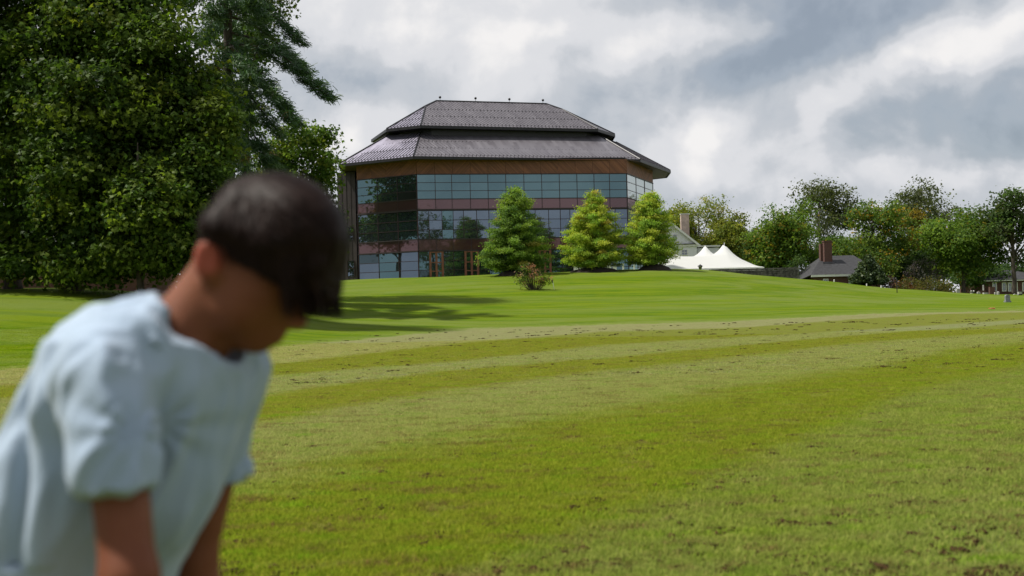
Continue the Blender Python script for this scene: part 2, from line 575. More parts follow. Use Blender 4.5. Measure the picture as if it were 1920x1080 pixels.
m, t, p, out = new_mat('lawn')
gpos = t.new('ShaderNodeNewGeometry').outputs['Position']
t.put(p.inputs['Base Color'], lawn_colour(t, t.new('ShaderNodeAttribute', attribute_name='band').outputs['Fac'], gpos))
p.inputs['Roughness'].default_value = 0.85
p.inputs['Specular IOR Level'].default_value = 0.03
b_ = t.new('ShaderNodeBump')
b_.inputs['Strength'].default_value = 0.9
b_.inputs['Distance'].default_value = 0.05
t.put(b_.inputs['Height'], t.m('ADD', t.noise(gpos, 14.0, 5, 0.75), t.m('MULTIPLY', t.noise(gpos, 1.3, 4, 0.6), 1.5)))
t.l.new(b_.outputs[0], p.inputs['Normal'])
M['lawn'] = m
lawn = link('ground', np_mesh('ground', np.c_[GX.ravel(), GY.ravel(), gz_], gf, m, True, attr={'band': bd}))
tag(lawn, 'rolling mown lawn with pale and olive bands rising to a bright green hill', kind='structure')

# ------------------------------------------------------------------ the hall
ZB = 4.6                                               # foot of the walls, below the turf


def lev(py): return at(781, py, 137).z


P1 = at(781, 327, 137.0)
P0, P2, P3 = at_z(669, 338, P1.z), at_z(1175, 325.5, P1.z), at_z(1224, 344, P1.z)
E1 = at(775, 293, 135.0)
E0, E2, E3 = at_z(635, 308, E1.z), at_z(1200, 299, E1.z), at_z(1257, 320, E1.z)
hall = empty('hall', (P1.x + 12, 150, 5.2), 'octagonal glass hall with wide two tier grey metal roof on the hill', 'building')


def flat(v): return Vector((v.x, v.y, 0))


ZE = E1.z                                              # eave height
B1_, B2_ = Vector((P2.x - 1.0, P2.y + 20, 0)), Vector((P1.x + 1, P1.y + 24, 0))
P4, P7 = Vector((P3.x + .3, P3.y + 5, 0)), Vector((P0.x - .6, P0.y + 10, 0))
ring = [flat(v) for v in (P0, P1, P2, P3)] + [P4, B1_, B2_, P7]

M['core'] = mat('dark_interior', (0.010, 0.012, 0.014), 0.8)
M['frame'] = mat('bronze_frame', (0.045, 0.026, 0.028), 0.4, 0.35, var=0.1)
M['dark_clad'] = mat('dark_cladding', (0.050, 0.036, 0.038), 0.6, var=0.15, scale=0.8)
M['trim'] = mat('dark_trim', (0.035, 0.025, 0.026), 0.5, 0.2)


def glass_mat(name, tint, body, mirror, rough=0.015):
    """coated, tinted glazing before a dark room: part mirror, part dark body colour"""
    m, t, p, out = new_mat(name)
    p.inputs['Roughness'].default_value = 0.3
    pos = t.new('ShaderNodeNewGeometry').outputs['Position']
    t.put(p.inputs['Base Color'], t.mix(t.noise(pos, 0.35, 3), tuple(v * 0.6 for v in body), body))
    g = t.new('ShaderNodeBsdfGlossy')
    g.inputs['Roughness'].default_value = rough
    t.put(g.inputs['Color'], tint)
    b = t.new('ShaderNodeBump')
    b.inputs['Strength'].default_value = 0.05
    b.inputs['Distance'].default_value = 0.05
    t.put(b.inputs['Height'], t.noise(pos, 0.55, 2))
    t.l.new(b.outputs[0], g.inputs['Normal'])
    fr = t.new('ShaderNodeFresnel')
    fr.inputs['IOR'].default_value = 1.5
    mx = t.new('ShaderNodeMixShader')
    t.put(mx.inputs[0], t.m('ADD', t.m('MULTIPLY', fr.outputs[0], 1.0 - mirror), mirror, clamp=True))
    t.l.new(p.outputs[0], mx.inputs[1])
    t.l.new(g.outputs[0], mx.inputs[2])
    t.l.new(mx.outputs[0], out.inputs[0])
    return m


M['glass'] = glass_mat('teal_glass', (0.22, 0.37, 0.41), (0.006, 0.016, 0.020), 0.42)
M['glass_blue'] = glass_mat('blue_glass', (0.29, 0.37, 0.47), (0.008, 0.013, 0.020), 0.42)
M['glass_dark'] = glass_mat('dark_glass', (0.16, 0.24, 0.28), (0.006, 0.008, 0.010), 0.30)
M['glass_pale'] = glass_mat('pale_skylit_glass', (0.72, 0.80, 0.80), (0.26, 0.30, 0.29), 0.42)  # right facet: bright sky reflection painted in as paler tint and body
M['spandrel'] = glass_mat('red_spandrel', (0.50, 0.28, 0.27), (0.060, 0.013, 0.011), 0.16, 0.03)
M['spandrel_plum'] = glass_mat('plum_spandrel', (0.40, 0.25, 0.27), (0.050, 0.017, 0.018), 0.24, 0.03)

ubox = MB(); ubox.box((0, 0, 0), (1, 1, 1))
UB = {k: ubox.mesh('unit_' + k, M[k]) for k in ('glass', 'glass_blue', 'glass_pale', 'glass_dark', 'spandrel', 'spandrel_plum', 'frame', 'trim')}
HL = Matrix.Translation(-hall.location)


class Facet:
    def __init__(self, a, b):
        self.a = flat(a); self.u = flat(b) - flat(a); self.L = self.u.length; self.u.normalize()
        self.n = Vector((self.u.y, -self.u.x, 0))          # outward for corners running left to right
        self.rot = Matrix((self.u, -self.n, Vector((0, 0, 1)))).transposed().to_4x4()

    def pu(self, px, py=430):
        """place along the facet seen at photo column px"""
        t_ = un(px, py)[0] / F
        den = self.u.x - t_ * self.u.y
        return (t_ * self.a.y - self.a.x) / den

    def put(self, mesh, name, u0, u1, z0, z1, d0, d1, parent=None, tilt=0.0):
        o = bpy.data.objects.new(name, mesh)
        COL.objects.link(o)
        c = self.a + self.u * ((u0 + u1) / 2) + self.n * ((d0 + d1) / 2) + Vector((0, 0, (z0 + z1) / 2))
        mw = Matrix.Translation(c) @ self.rot
        if tilt: mw = mw @ Matrix.Rotation(random.gauss(0, tilt), 4, 'Z') @ Matrix.Rotation(random.gauss(0, tilt), 4, 'X')
        mw = mw @ Matrix.Diagonal((abs(u1 - u0), abs(d1 - d0), abs(z1 - z0), 1))
        o.parent = parent or hall
        o.matrix_parent_inverse = HL
        o.matrix_basis = mw
        return o


FF, FL, FR = Facet(P1, P2), Facet(P0, P1), Facet(P2, P3)
z_wood0, z_sp1t, z_sp1b, z_m0t, z_m0b, z_sp2b = lev(327), lev(373.5), lev(393), lev(395.5), lev(449), lev(471)
mb = MB()
cen = sum(ring, Vector()) / 8
mb.prism([(cen + (p_ - cen) * 0.985) for p_ in ring][::1], ZB, ZE + 0.1)
mb.build('core_wall', M['core'], hall)


def pane_grid(fc, cols, z_hi, z_lo, rows, kind, alt=None, tilt=0.0035, gap=0.035, altp=0.25):
    for i in range(len(cols) - 1):
        k0 = alt if alt and random.random() < altp else kind
        for r in range(rows):
            k = 'glass_dark' if 'spandrel' not in kind and 'pale' not in kind and random.random() < .04 else k0
            a, b = z_hi + (z_lo - z_hi) * r / rows, z_hi + (z_lo - z_hi) * (r + 1) / rows
            nm = 'spandrel_panel' if 'spandrel' in kind else 'pane'
            fc.put(UB[k], nm, cols[i] + gap, cols[i + 1] - gap, b + gap, a - gap, -0.03, 0.0, tilt=tilt)


def lattice(fc, cols, z_hi, z_lo, rows):
    for c in cols:
        fc.put(UB['frame'], 'mullion', c - 0.035, c + 0.035, z_lo, z_hi, -0.08, 0.05)
    for r in range(1, rows):
        z = z_hi + (z_lo - z_hi) * r / rows
        for i in range(len(cols) - 1):
            fc.put(UB['frame'], 'transom', cols[i] + 0.036, cols[i + 1] - 0.036, z - 0.03, z + 0.03, -0.08, 0.04)


top_px = [781, 816, 847, 881.5, 915, 948.6, 982.5, 1015.8, 1049, 1082, 1114, 1143, 1175]
mid_px = [784, 804.5, 829, 850, 869.5, 894, 917, 939, 962, 984, 1004, 1029, 1051, 1069, 1092, 1113, 1134, 1154, 1175]
gnd_px = [786, 805, 832, 851, 871, 898, 918, 938, 958, 983, 1010, 1034, 1055, 1075, 1095, 1115, 1135, 1155, 1175]


def us(fc, pxs, py):
    v = [min(max(fc.pu(x, py), 0.0), fc.L) for x in pxs]
    v[0], v[-1] = 0.03, fc.L - 0.03
    return v


def row_facade(fc, ct, cm, cg, sp_a, sp_b, g1='glass', g2='glass_blue'):
    pane_grid(fc, ct, z_wood0, z_sp1t, 3, g1, g2, altp=0.06); lattice(fc, ct, z_wood0, z_sp1t, 3)
    pane_grid(fc, ct, z_sp1t, z_sp1b, 1, sp_a, tilt=0.002); lattice(fc, ct, z_sp1t, z_sp1b, 1)
    pane_grid(fc, cm, z_m0t, z_m0b, 3, g2, g1, 0.005, altp=0.3); lattice(fc, cm, z_m0t, z_m0b, 3)
    pane_grid(fc, ct, z_m0b, z_sp2b, 1, sp_b, tilt=0.002); lattice(fc, ct, z_m0b, z_sp2b, 1)
    for z, h, d in ((z_wood0, 0.10, 0.10), (z_sp1t, 0.09, 0.09), (z_sp1b - 0.05, 0.2, 0.12), (z_m0b, 0.12, 0.09), (z_sp2b, 0.16, 0.12)):
        fc.put(UB['trim'], 'sill_band', 0, fc.L, z - h / 2, z + h / 2, -0.1, d)


row_facade(FF, us(FF, top_px, 350), us(FF, mid_px, 420), None, 'spandrel_plum', 'spandrel')
lc = [0.03, FL.L * .345, FL.L * .68, FL.L - 0.03]
row_facade(FL, lc, lc, None, 'spandrel_plum', 'spandrel_plum')
rc = [0.03, FR.L * .33, FR.L * .66, FR.L - 0.03]
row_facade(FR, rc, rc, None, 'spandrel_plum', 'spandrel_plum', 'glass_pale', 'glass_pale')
# ground storey: side facets glazed in three rows, the front with timber doors between panes
zg0 = lev(524)
for fc, cs in ((FL, lc), (FR, rc)):
    pane_grid(fc, cs, z_sp2b - 0.08, zg0, 3, 'glass_blue', 'glass', 0.003); lattice(fc, cs, z_sp2b - 0.08, zg0, 3)
    fc.put(UB['trim'], 'plinth', 0, fc.L, ZB, zg0, -0.1, 0.06)
FF.put(UB['trim'], 'plinth', 0, FF.L, ZB, zg0, -0.1, 0.06)
m_wood = mat('door_timber', (0.26, 0.095, 0.05), 0.55, var=0.25, scale=4, stretch=(3, 3, 0.4))
M['door_wood'] = m_wood
UB['door_wood'] = ubox.mesh('unit_door_wood', m_wood)
cg = us(FF, gnd_px, 495)
doors = {1, 4, 10}
gz0, gz1 = z_sp2b - 0.08, zg0
for i in range(len(cg) - 1):
    a, b = cg[i], cg[i + 1]
    if i in doors:
        d = FF.put(UB['door_wood'], 'door', a, b, gz0 - 0.14, gz0, -0.12, 0.07)          # head of the frame; the rest hangs from it

        def sub(nm, key, u0, u1, z0, z1, d0, d1):
            o = FF.put(UB[key], nm, u0, u1, z0, z1, d0, d1)
            mw = o.matrix_basis.copy()
            o.parent = d
            o.matrix_parent_inverse = (HL.inverted() @ Matrix.Identity(4)).inverted() if False else Matrix.Identity(4)
            o.matrix_basis = d.matrix_basis.inverted() @ mw
            return o
        mid = (a + b) / 2
        for c in (a + 0.13, mid, b - 0.13):
            sub('stile', 'door_wood', c - 0.13, c + 0.13, gz1, gz0 - 0.141, -0.12, 0.07)
        for c0, c1 in ((a + 0.262, mid - 0.132), (mid + 0.132, b - 0.262)):
            for z in (gz1 + 0.09, gz1 + 0.95, gz1 + 2.0):
                sub('rail', 'door_wood', c0, c1, z - 0.06, z + 0.06, -0.10, 0.03)
            zs = [gz1 + 0.151, gz1 + 0.889, gz1 + 1.011, gz1 + 1.939, gz1 + 2.061, gz0 - 0.142]
            for q in range(3):
                sub('pane', 'glass', c0, c1, zs[2 * q], zs[2 * q + 1], -0.05, -0.03)
    else:
        pane_grid(FF, [a, b], gz0, gz1, 3, 'glass_blue' if i in (2, 13, 16) else 'glass', None, 0.004)
        for r in (1, 2):
            z = gz0 + (gz1 - gz0) * r / 3
            FF.put(UB['frame'], 'transom', a + 0.036, b - 0.036, z - 0.03, z + 0.03, -0.08, 0.04)
for i, c in enumerate(cg):
    if i not in doors and (i - 1) not in doors:
        FF.put(UB['frame'], 'mullion', c - 0.035, c + 0.035, gz1, gz0, -0.08, 0.05)

# timber frieze under the eaves: panels of diagonal boards, each a little different
m, t, p, out = new_mat('cedar_boards')
g_ = t.new('ShaderNodeTexCoord').outputs['Object']
oi = t.new('ShaderNodeObjectInfo')
ox, oy, oz = t.xyz(g_)
wpos = t.new('ShaderNodeNewGeometry').outputs['Position']
hx_, hy_, hz_ = t.xyz(wpos)
along = t.m('ADD', hx_, t.m('MULTIPLY', hy_, 0.3))
sgn = t.m('SUBTRACT', t.m('MULTIPLY', t.m('GREATER_THAN', oi.outputs['Random'], 0.5), 2.0), 1.0)
dia = t.m('MULTIPLY', t.m('ADD', t.m('MULTIPLY', along, sgn), hz_), 5.0)
fl_ = t.m('FLOOR', dia)
fr_ = t.m('FRACT', dia)
bt = t.noise(t.comb(fl_, t.m('MULTIPLY', oi.outputs['Random'], 40.0), 0.0), 3.7, 1)
cc = t.mix(t.step(bt, 0.3, 0.7), (0.135, 0.047, 0.021), (0.25, 0.095, 0.042))
cc = t.mix(t.m('MULTIPLY', t.step(t.noise(wpos, 0.6, 4), 0.45, 0.7), 0.5), cc, (0.17, 0.068, 0.034))
cc = t.mix(t.m('MULTIPLY', t.m('LESS_THAN', fr_, 0.10), 0.75), cc, (0.02, 0.01, 0.006))
t.put(p.inputs['Base Color'], cc)
p.inputs['Roughness'].default_value = 0.6
bb = t.new('ShaderNodeBump'); bb.inputs['Strength'].default_value = 0.5; bb.inputs['Distance'].default_value = 0.02
t.put(bb.inputs['Height'], t.m('GREATER_THAN', fr_, 0.10)); t.l.new(bb.outputs[0], p.inputs['Normal'])
M['cedar'] = m
UB['cedar'] = ubox.mesh('unit_cedar', m)
for fc, n in ((FF, 12), (FL, 4), (FR, 3)):
    for i in range(n):
        fc.put(UB['cedar'], 'timber_panel', fc.L * i / n + 0.012, fc.L * (i + 1) / n - 0.012, z_wood0 + 0.051, ZE - 0.12, -0.1, 0.03 + 0.006 * random.random())


# ---- roofs
def roof_metal(name, c, c2, u):
    """standing seam sheets: each bay between seams its own tone, dull metal"""
    m, t, p, out = new_mat(name)
    pos = t.new('ShaderNodeNewGeometry').outputs['Position']
    s = t.vm('DOT_PRODUCT', pos, tuple(u))
    bay = t.m('FLOOR', t.m('DIVIDE', s, 0.48))
    zz = t.xyz(pos)[2]
    crs = t.m('FLOOR', t.m('ADD', t.m('MULTIPLY', zz, 0.9), t.m('MULTIPLY', t.m('MODULO', bay, 2.0), 0.5)))
    n = t.noise(t.comb(bay, crs, 0.0), 0.83, 1, 0.5)
    n2 = t.noise(pos, 0.35, 5, 0.6)
    col = t.mix(t.step(n, 0.25, 0.75), c2, c)
    col = t.mix(t.m('MULTIPLY', n2, 0.35), col, tuple(v * 0.7 for v in c2))
    t.put(p.inputs['Base Color'], col)
    p.inputs['Metallic'].default_value = 0.55
    t.put(p.inputs['Roughness'], t.m('ADD', 0.36, t.m('MULTIPLY', n, 0.2)))
    return m


def roof_facet(name, poly, eave, c, c2, skew=0.0, guards=(0.06, 0.34, 0.62)):
    """a roof plane: sheet, with seams standing along the slope and rows of snow guards"""
    poly = [Vector(q) for q in poly]
    ea, eb = Vector(eave[0]), Vector(eave[1])
    u = (eb - ea).normalized()
    nrm = None
    best = max(poly, key=lambda q: (q - ea - u * (q - ea).dot(u)).length)
    v = (best - ea); v = (v - u * v.dot(u)).normalized()
    nrm = u.cross(v).normalized()
    if nrm.z < 0: nrm = -nrm
    mm_ = roof_metal(name + '_metal', c, c2, u)
    # triangulated sheet, with thickness
    sh = MB()
    q = poly if (poly[1] - poly[0]).cross(poly[2] - poly[0]).z > 0 else poly[::-1]
    sh.slab(q, 0.12)
    sheet = sh.build('roof_plane', mm_, hall)
    P2d = [((q - ea).dot(u), (q - ea).dot(v)) for q in poly]

    def span(s):
        ts = []
        for i in range(len(P2d)):
            (x0, y0), (x1, y1) = P2d[i], P2d[(i + 1) % len(P2d)]
            x0 -= skew * y0; x1 -= skew * y1
            if (x0 - s) * (x1 - s) < 0:
                ts.append(y0 + (y1 - y0) * (s - x0) / (x1 - x0))
        return (min(ts), max(ts)) if len(ts) >= 2 else None
    sm, gd = MB(), MB()
    lo = min(a - skew * b for a, b in P2d); hi = max(a - skew * b for a, b in P2d)
    hgt = max(b for a, b in P2d)
    k = 0
    s = lo + 0.1
    dv = (v + u * skew)
    while s < hi:
        r = span(s)
        if r and r[1] - r[0] > 0.15:
            a_, b_ = ea + u * s + dv * (r[0] + 0.03), ea + u * s + dv * (r[1] - 0.03)
            rot = Matrix((u, dv.normalized(), nrm)).transposed()
            sm.box((a_ + b_) / 2 + nrm * 0.03, (0.03, (b_ - a_).length, 0.07), rot)
            for g in guards:
                if r[0] < g * hgt - 0.05 and g * hgt < r[1] - 0.1:
                    gd.box(ea + u * (s + 0.24) + dv * (g * hgt) + nrm * 0.06, (0.09, 0.07, 0.09), rot)
        s += 0.48
    tag(sm.build('standing_seam', M['roof_seam'], sheet), kind='stuff')
    tag(gd.build('snow_guard', M['dark_metal'], sheet), kind='stuff')
    return sheet


M['roof_seam'] = mat('roof_seam', (0.105, 0.098, 0.115), 0.45, 0.5, var=0.15)
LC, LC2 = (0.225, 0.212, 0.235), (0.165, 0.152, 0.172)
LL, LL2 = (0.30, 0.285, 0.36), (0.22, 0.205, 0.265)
# lower tier
T1 = at(788.6, 248.5, 143.0)
zt = T1.z
T0, T2 = at_z(728, 254, zt), at_z(1123, 254, zt)
T3 = Vector((T2.x + 2.8, T2.y + 6.5, zt))
roof_facet('front_roof', [E1, E2, T2, T1], (E1, E2), LC, LC2, skew=-0.33)
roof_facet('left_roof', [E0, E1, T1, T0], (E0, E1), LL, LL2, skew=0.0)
roof_facet('right_roof', [E2, E3, T3, T2], (E2, E3), LC, LC2)
E4, E5, E6, E7 = Vector((E3.x + .3, E3.y + 6, ZE)), Vector((E2.x, E2.y + 24, ZE)), Vector((E1.x, E1.y + 28, ZE)), Vector((E0.x - .6, E0.y + 11, ZE))
T4, T5, T6, T7 = Vector((T3.x, T3.y + 4, zt)), Vector((T2.x, T2.y + 16, zt)), Vector((T1.x, T1.y + 18, zt)), Vector((T0.x - .4, T0.y + 10, zt))
for q in ([E3, E4, T4, T3], [E4, E5, T5, T4], [E5, E6, T6, T5], [E6, E7, T7, T6], [E7, E0, T0, T7]):
    s_ = MB(); s_.slab(q, 0.12); s_.build('roof_plane', M['roof_seam'], hall)
EA = [E0, E1, E2, E3, E4, E5, E6, E7]
WR = [Vector((q.x, q.y, ZE - 0.12)) for q in ring]
M['soffit'] = mat('timber_soffit', (0.075, 0.045, 0.035), 0.7, var=0.2, scale=2)
so = MB()
for i in range(8):
    j = (i + 1) % 8
    a, b = EA[i], EA[j]
    ins = lambda q, wq: Vector((q.x + (wq.x - q.x) * .1, q.y + (wq.y - q.y) * .1, ZE - 0.24))
    so.slab([ins(b, WR[j]), ins(a, WR[i]), WR[i] - Vector((0, 0, .02)), WR[j] - Vector((0, 0, .02))][::-1], 0.08)
so.build('soffit', M['soffit'], hall)


def fascia(pts, z1, h, name='fascia'):
    for i in range(len(pts)):
        a, b = pts[i], pts[(i + 1) % len(pts)]
        d = (b - a); d.z = 0
        L = d.length; d.normalize()
        mb = MB()
        rot = Matrix((d, Vector((-d.y, d.x, 0)), Vector((0, 0, 1)))).transposed()
        mb.box(((a.x + b.x) / 2, (a.y + b.y) / 2, z1 - h / 2), (L + 0.02, 0.12, h), rot)
        mb.build(name, M['dark_metal'], hall)


fascia(EA, ZE + 0.02, 0.34)
# upper tier
U1 = at(788.6, 235, 141.0)
zu = U1.z
U0, U7, U2, U3 = at_z(725, 241.8, zu), at_z(696.5, 262.0, zu), at_z(1120.5, 242, zu), at_z(1152.7, 252, zu)
U4, U5, U6 = Vector((U3.x, U3.y + 5, zu)), Vector((U2.x - 1, U2.y + 18, zu)), Vector((U1.x, U1.y + 20, zu))
zr = 29.3
fn = Vector((-(U2 - U1).y, (U2 - U1).x, 0)).normalized()
R0 = at_z(818, 189.5, zr); R1 = at_z(1024.4, 194.6, zr)
zk = U1.z + (zr - U1.z) * 0.77
A_ = at_z(799, 201.6, zk); B_ = at_z(1055, 204.7, zk)


def on_plane(q, o, nn):
    """drop q along Y onto the plane through o"""
    return Vector((q.x, q.y - (q - o).dot(nn) / nn.y, q.z))


n_front = (U2 - U1).cross(R0 - U1).normalized()
R1, A_, B_ = (on_plane(q, U1, n_front) for q in (R1, A_, B_))
roof_facet('front_upper', [U1, U2, B_, R1, R0, A_], (U1, U2), LC, LC2, skew=-0.33, guards=(0.06, 0.36, 0.64))
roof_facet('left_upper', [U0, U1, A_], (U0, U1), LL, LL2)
for q in ([U2, U3, B_], [U7, U0, A_], [U7, A_, R0], [U3, U4, R1, B_], [U4, U5, R1], [U5, U6, R0, R1], [U6, U7, R0]):
    if (q[1] - q[0]).cross(q[2] - q[0]).z < 0: q = q[::-1]
    s_ = MB()
    if len(q) == 4:
        s_.slab([q[0], q[1], q[2]], 0.1); s_.slab([q[0], q[2], q[3]], 0.1)
    else: s_.slab(q, 0.1)
    s_.build('roof_plane', M['roof_seam'], hall)
UR = [U0, U1, U2, U3, U4, U5, U6, U7]
fascia(UR, zu + 0.02, 0.36)
ucen = sum(UR, Vector()) / 8
inner = [ucen + (q - ucen) * 0.88 for q in UR]
nk = MB(); nk.prism([(q.x, q.y) for q in inner], zt - 0.8, zu - 0.1)
nk.build('clerestory', M['dark_metal'], hall)
us_ = MB()
us_.prism([(q.x, q.y) for q in [ucen + (q - ucen) * 0.985 for q in UR]], zu - 0.32, zu - 0.2)
us_.build('soffit', M['dark_metal'], hall)
# hip and ridge caps
for a, b in ((E1, T1), (E2, T2), (E0, T0), (E3, T3), (U1, A_), (A_, R0), (R0, R1), (R1, B_), (B_, U2), (U0, A_), (U3, B_)):
    k = MB(); k.tube([a + Vector((0, 0, .06)), b + Vector((0, 0, .06))], 0.09, 6); k.build('ridge_cap', M['dark_metal'], hall)
for px_, py_ in ((825, 184.5), (890.5, 186.5), (954, 188.8), (1018, 190.7)):
    f_ = (px_ - 818) / (1024.4 - 818)
    b0 = R0.lerp(R1, f_)
    k = MB(); k.tube([b0, b0 + Vector((0, 0, 0.42))], 0.025, 6)
    k.lathe([(0.02, 0.34), (0.13, 0.40), (0.18, 0.52), (0.13, 0.64), (0.02, 0.70)], b0, 10)
    k.build('finial', M['dark_metal'], hall, True)

# dark clad return wing behind the left corner
wa, wb = at(634, 430, 146.0), at(668, 430, 145.4)
mb = MB()
mb.prism([(wa.x, wa.y + .1), (wb.x, wb.y), (wb.x, wb.y + 16), (wa.x, wa.y + 16)], ZB, ZE - 0.35)
wing = mb.build('wing_wall', M['dark_clad'], hall)
FW = Facet(Vector((wa.x, wa.y + .1, 0)), Vector((wb.x, wb.y, 0)))
for k in range(1, 4):
    FW.put(UB['trim'], 'cladding_joint', FW.L * k / 4 - .03, FW.L * k / 4 + .03, ZB, ZE - 0.36, 0.0, 0.03)
for (x0, y0, x1, y1) in ((643.5, 426, 662, 450), (650, 489, 663, 518)):
    u0, u1 = FW.pu(x0), FW.pu(x1)
    z0, z1 = at(650, y1, 145.5).z, at(650, y0, 145.5).z
    FW.put(UB['glass_blue'], 'pane', u0, u1, z0, z1, -0.02, 0.035)
    FW.put(UB['frame'], 'transom', u0, u1, (z0 + z1) / 2 - .04, (z0 + z1) / 2 + .04, 0.036, 0.07)
    for uu in (u0, u1):
        FW.put(UB['frame'], 'mullion', uu - .04, uu + .04, z0, z1, -0.02, 0.08)

# ------------------------------------------------------------------ trees and plants
def unit(v): return v / np.maximum(np.linalg.norm(v, axis=-1, keepdims=True), 1e-9)


LEAF_LOBED = np.array([(0, 0), (-.30, .22), (-.52, .62), (-.20, .55), (0, 1.0), (.20, .55), (.52, .62), (.30, .22)], float)
LOBED_F = [(0, 1, 2, 3), (0, 3, 4, 5), (0, 5, 6, 7)]
LEAF_DIA = np.array([(0, 0), (-.36, .45), (0, 1.0), (.36, .45)], float)
DIA_F = [(0, 1, 2, 3)]
LEAF_NEEDLE = np.array([(-.05, 0), (-.05, 1), (.05, 1), (.05, 0)], float)


def leaf_mesh(name, C, size, colr, rs, shape='dia', up=0.7, mat_=None, outward=None, droop=0.25, axis=None):
    """one mesh of single leaves: each a small bent face with its own colour, size and turn"""
    n = len(C)
    T, Fs = {'dia': (LEAF_DIA, DIA_F), 'lobed': (LEAF_LOBED, LOBED_F), 'needle': (LEAF_NEEDLE, [(0, 1, 2, 3)])}[shape]
    nrm = rs.normal(size=(n, 3)) * 0.75
    nrm[:, 2] += up
    if outward is not None: nrm += outward * 0.8
    nrm = unit(nrm)
    tv = rs.normal(size=(n, 3))
    if axis is not None: tv = axis + tv * 0.35
    tv[:, 2] -= droop
    tv = unit(tv - nrm * (tv * nrm).sum(1, keepdims=True))
    bv = np.cross(nrm, tv)
    k = len(T)
    s = np.asarray(size).reshape(-1, 1, 1) * np.ones((n, 1, 1))
    bend = -0.35 * np.abs(T[:, 0]) - 0.12 * T[:, 1] ** 2
    V = C[:, None, :] + s * (bv[:, None, :] * T[None, :, :1] + tv[:, None, :] * (T[None, :, 1:] - 0.3) + nrm[:, None, :] * bend[None, :, None])
    base = (np.arange(n) * k)[:, None]
    Fq = np.concatenate([base + np.array(f)[None, :] for f in Fs])
    return np_mesh(name, V.reshape(-1, 3), Fq, mat_ or M['leaf'], False, col=np.repeat(colr, k, axis=0))


def pick_cols(palette, n, rs):
    cols = np.array([p[0] for p in palette], float)
    wgt = np.array([p[1] for p in palette], float)
    return cols[rs.choice(len(cols), n, p=wgt / wgt.sum())]


def clusters(lobes, n, rs, shell=0.55):
    """places of leaf sprays through ellipsoid lobes, denser towards their outsides"""
    vol = np.array([l[1][0] * l[1][1] + l[1][0] * l[1][2] for l in lobes])
    pickl = rs.choice(len(lobes), n, p=vol / vol.sum())
    c = np.array([l[0] for l in lobes], float)[pickl]
    r = np.array([l[1] for l in lobes], float)[pickl]
    d = unit(rs.normal(size=(n, 3)))
    rad = shell + (1 - shell) * rs.random((n, 1)) ** 0.7
    rad *= 1 + 0.14 * rs.normal(size=(n, 1))
    return c + d * r * rad, d, pickl


def limbs(mb, base, top_h, lobes, r0, rs, twigs=(), lean=(0, 0), sides=8):
    base = Vector(base)
    top = base + Vector((lean[0], lean[1], top_h))
    pts = [base + Vector((0, 0, -0.3))] + [base.lerp(top, f) + Vector((rs.normal() * r0 * .25, rs.normal() * r0 * .25, 0)) for f in (0.03, 0.15, 0.35, 0.55, 0.78, 1)]
    mb.tube(pts, [r0 * 1.5, r0 * 1.2, r0, r0 * .88, r0 * .72, r0 * .5, r0 * .16], sides)
    ends = []
    for c, r in lobes:
        c = Vector(c)
        hz = min(max((c.z - base.z) * 0.55 / max(top_h, .1), 0.22), 0.85)
        st = base.lerp(top, hz)
        mid = st.lerp(c, 0.5) + Vector((rs.normal() * .3, rs.normal() * .3, 0.1 * (c - st).length))
        mb.tube([st, mid, c], [r0 * .34, r0 * .24, r0 * .10], 6)
        ends.append((mid, c))
    for q in twigs:
        q = Vector(q)
        a = min((e for pr in ends for e in pr), key=lambda e: (e - q).length_squared)
        if (a - q).length < top_h * .5:
            mb.tube([a, a.lerp(q, .55) + Vector((0, 0, .08 * (a - q).length)), q], [r0 * .10, r0 * .06, r0 * .025], 4, False)


def broad_tree(name, base, lobes, trunk_h, r0, n_cl, per, cl_r, size, palette, seed, label, group=None, shape='dia', cat='tree',
               bark='bark', flat_=0.62, shell=0.5, jitter=0.18, twigs=60, lean=(0, 0), up=0.6):
    rs = np.random.default_rng(seed)
    root = empty(name, base, label, cat, group)
    cl, d, pl = clusters(lobes, n_cl, rs, shell)
    keep = cl[:, 2] > base[2] + 0.6
    cl, d, pl = cl[keep], d[keep], pl[keep]
    ccol = pick_cols(palette, len(cl), rs)
    # neighbouring sprays of a bough share their tint
    ccol = ccol * (1 + 0.14 * rs.normal(size=(len(lobes), 1)))[pl].clip(.7, 1.35)
    k = rs.poisson(per, len(cl)).clip(1)
    idx = np.repeat(np.arange(len(cl)), k)
    crr = cl_r * (0.6 + 0.8 * rs.random(len(cl)))
    off = rs.normal(size=(len(idx), 3)) * crr[idx, None] * np.array([.62, .62, .62 * flat_])
    C = cl[idx] + off
    colr = (ccol[idx] * (1 + jitter * rs.normal(size=(len(idx), 1)))).clip(0.004, 0.5)
    me = leaf_mesh('crown', C, size * (0.65 + 0.7 * rs.random(len(idx))), colr, rs, shape, up, outward=d[idx])
    link('crown', me, root)
    mb = MB()
    limbs(mb, base, trunk_h, lobes, r0, rs, cl[rs.choice(len(cl), min(twigs, len(cl)), False)], lean)
    mb.build('trunk', M[bark], root, True)
    return root


def LB(px, py, Y, rx, ry, depth=None):
    """a lobe of a crown measured in photo pixels"""
    s = Y / F
    return (tuple(at(px, py, Y)), (rx * s, (depth if depth is not None else rx) * s, ry * s))


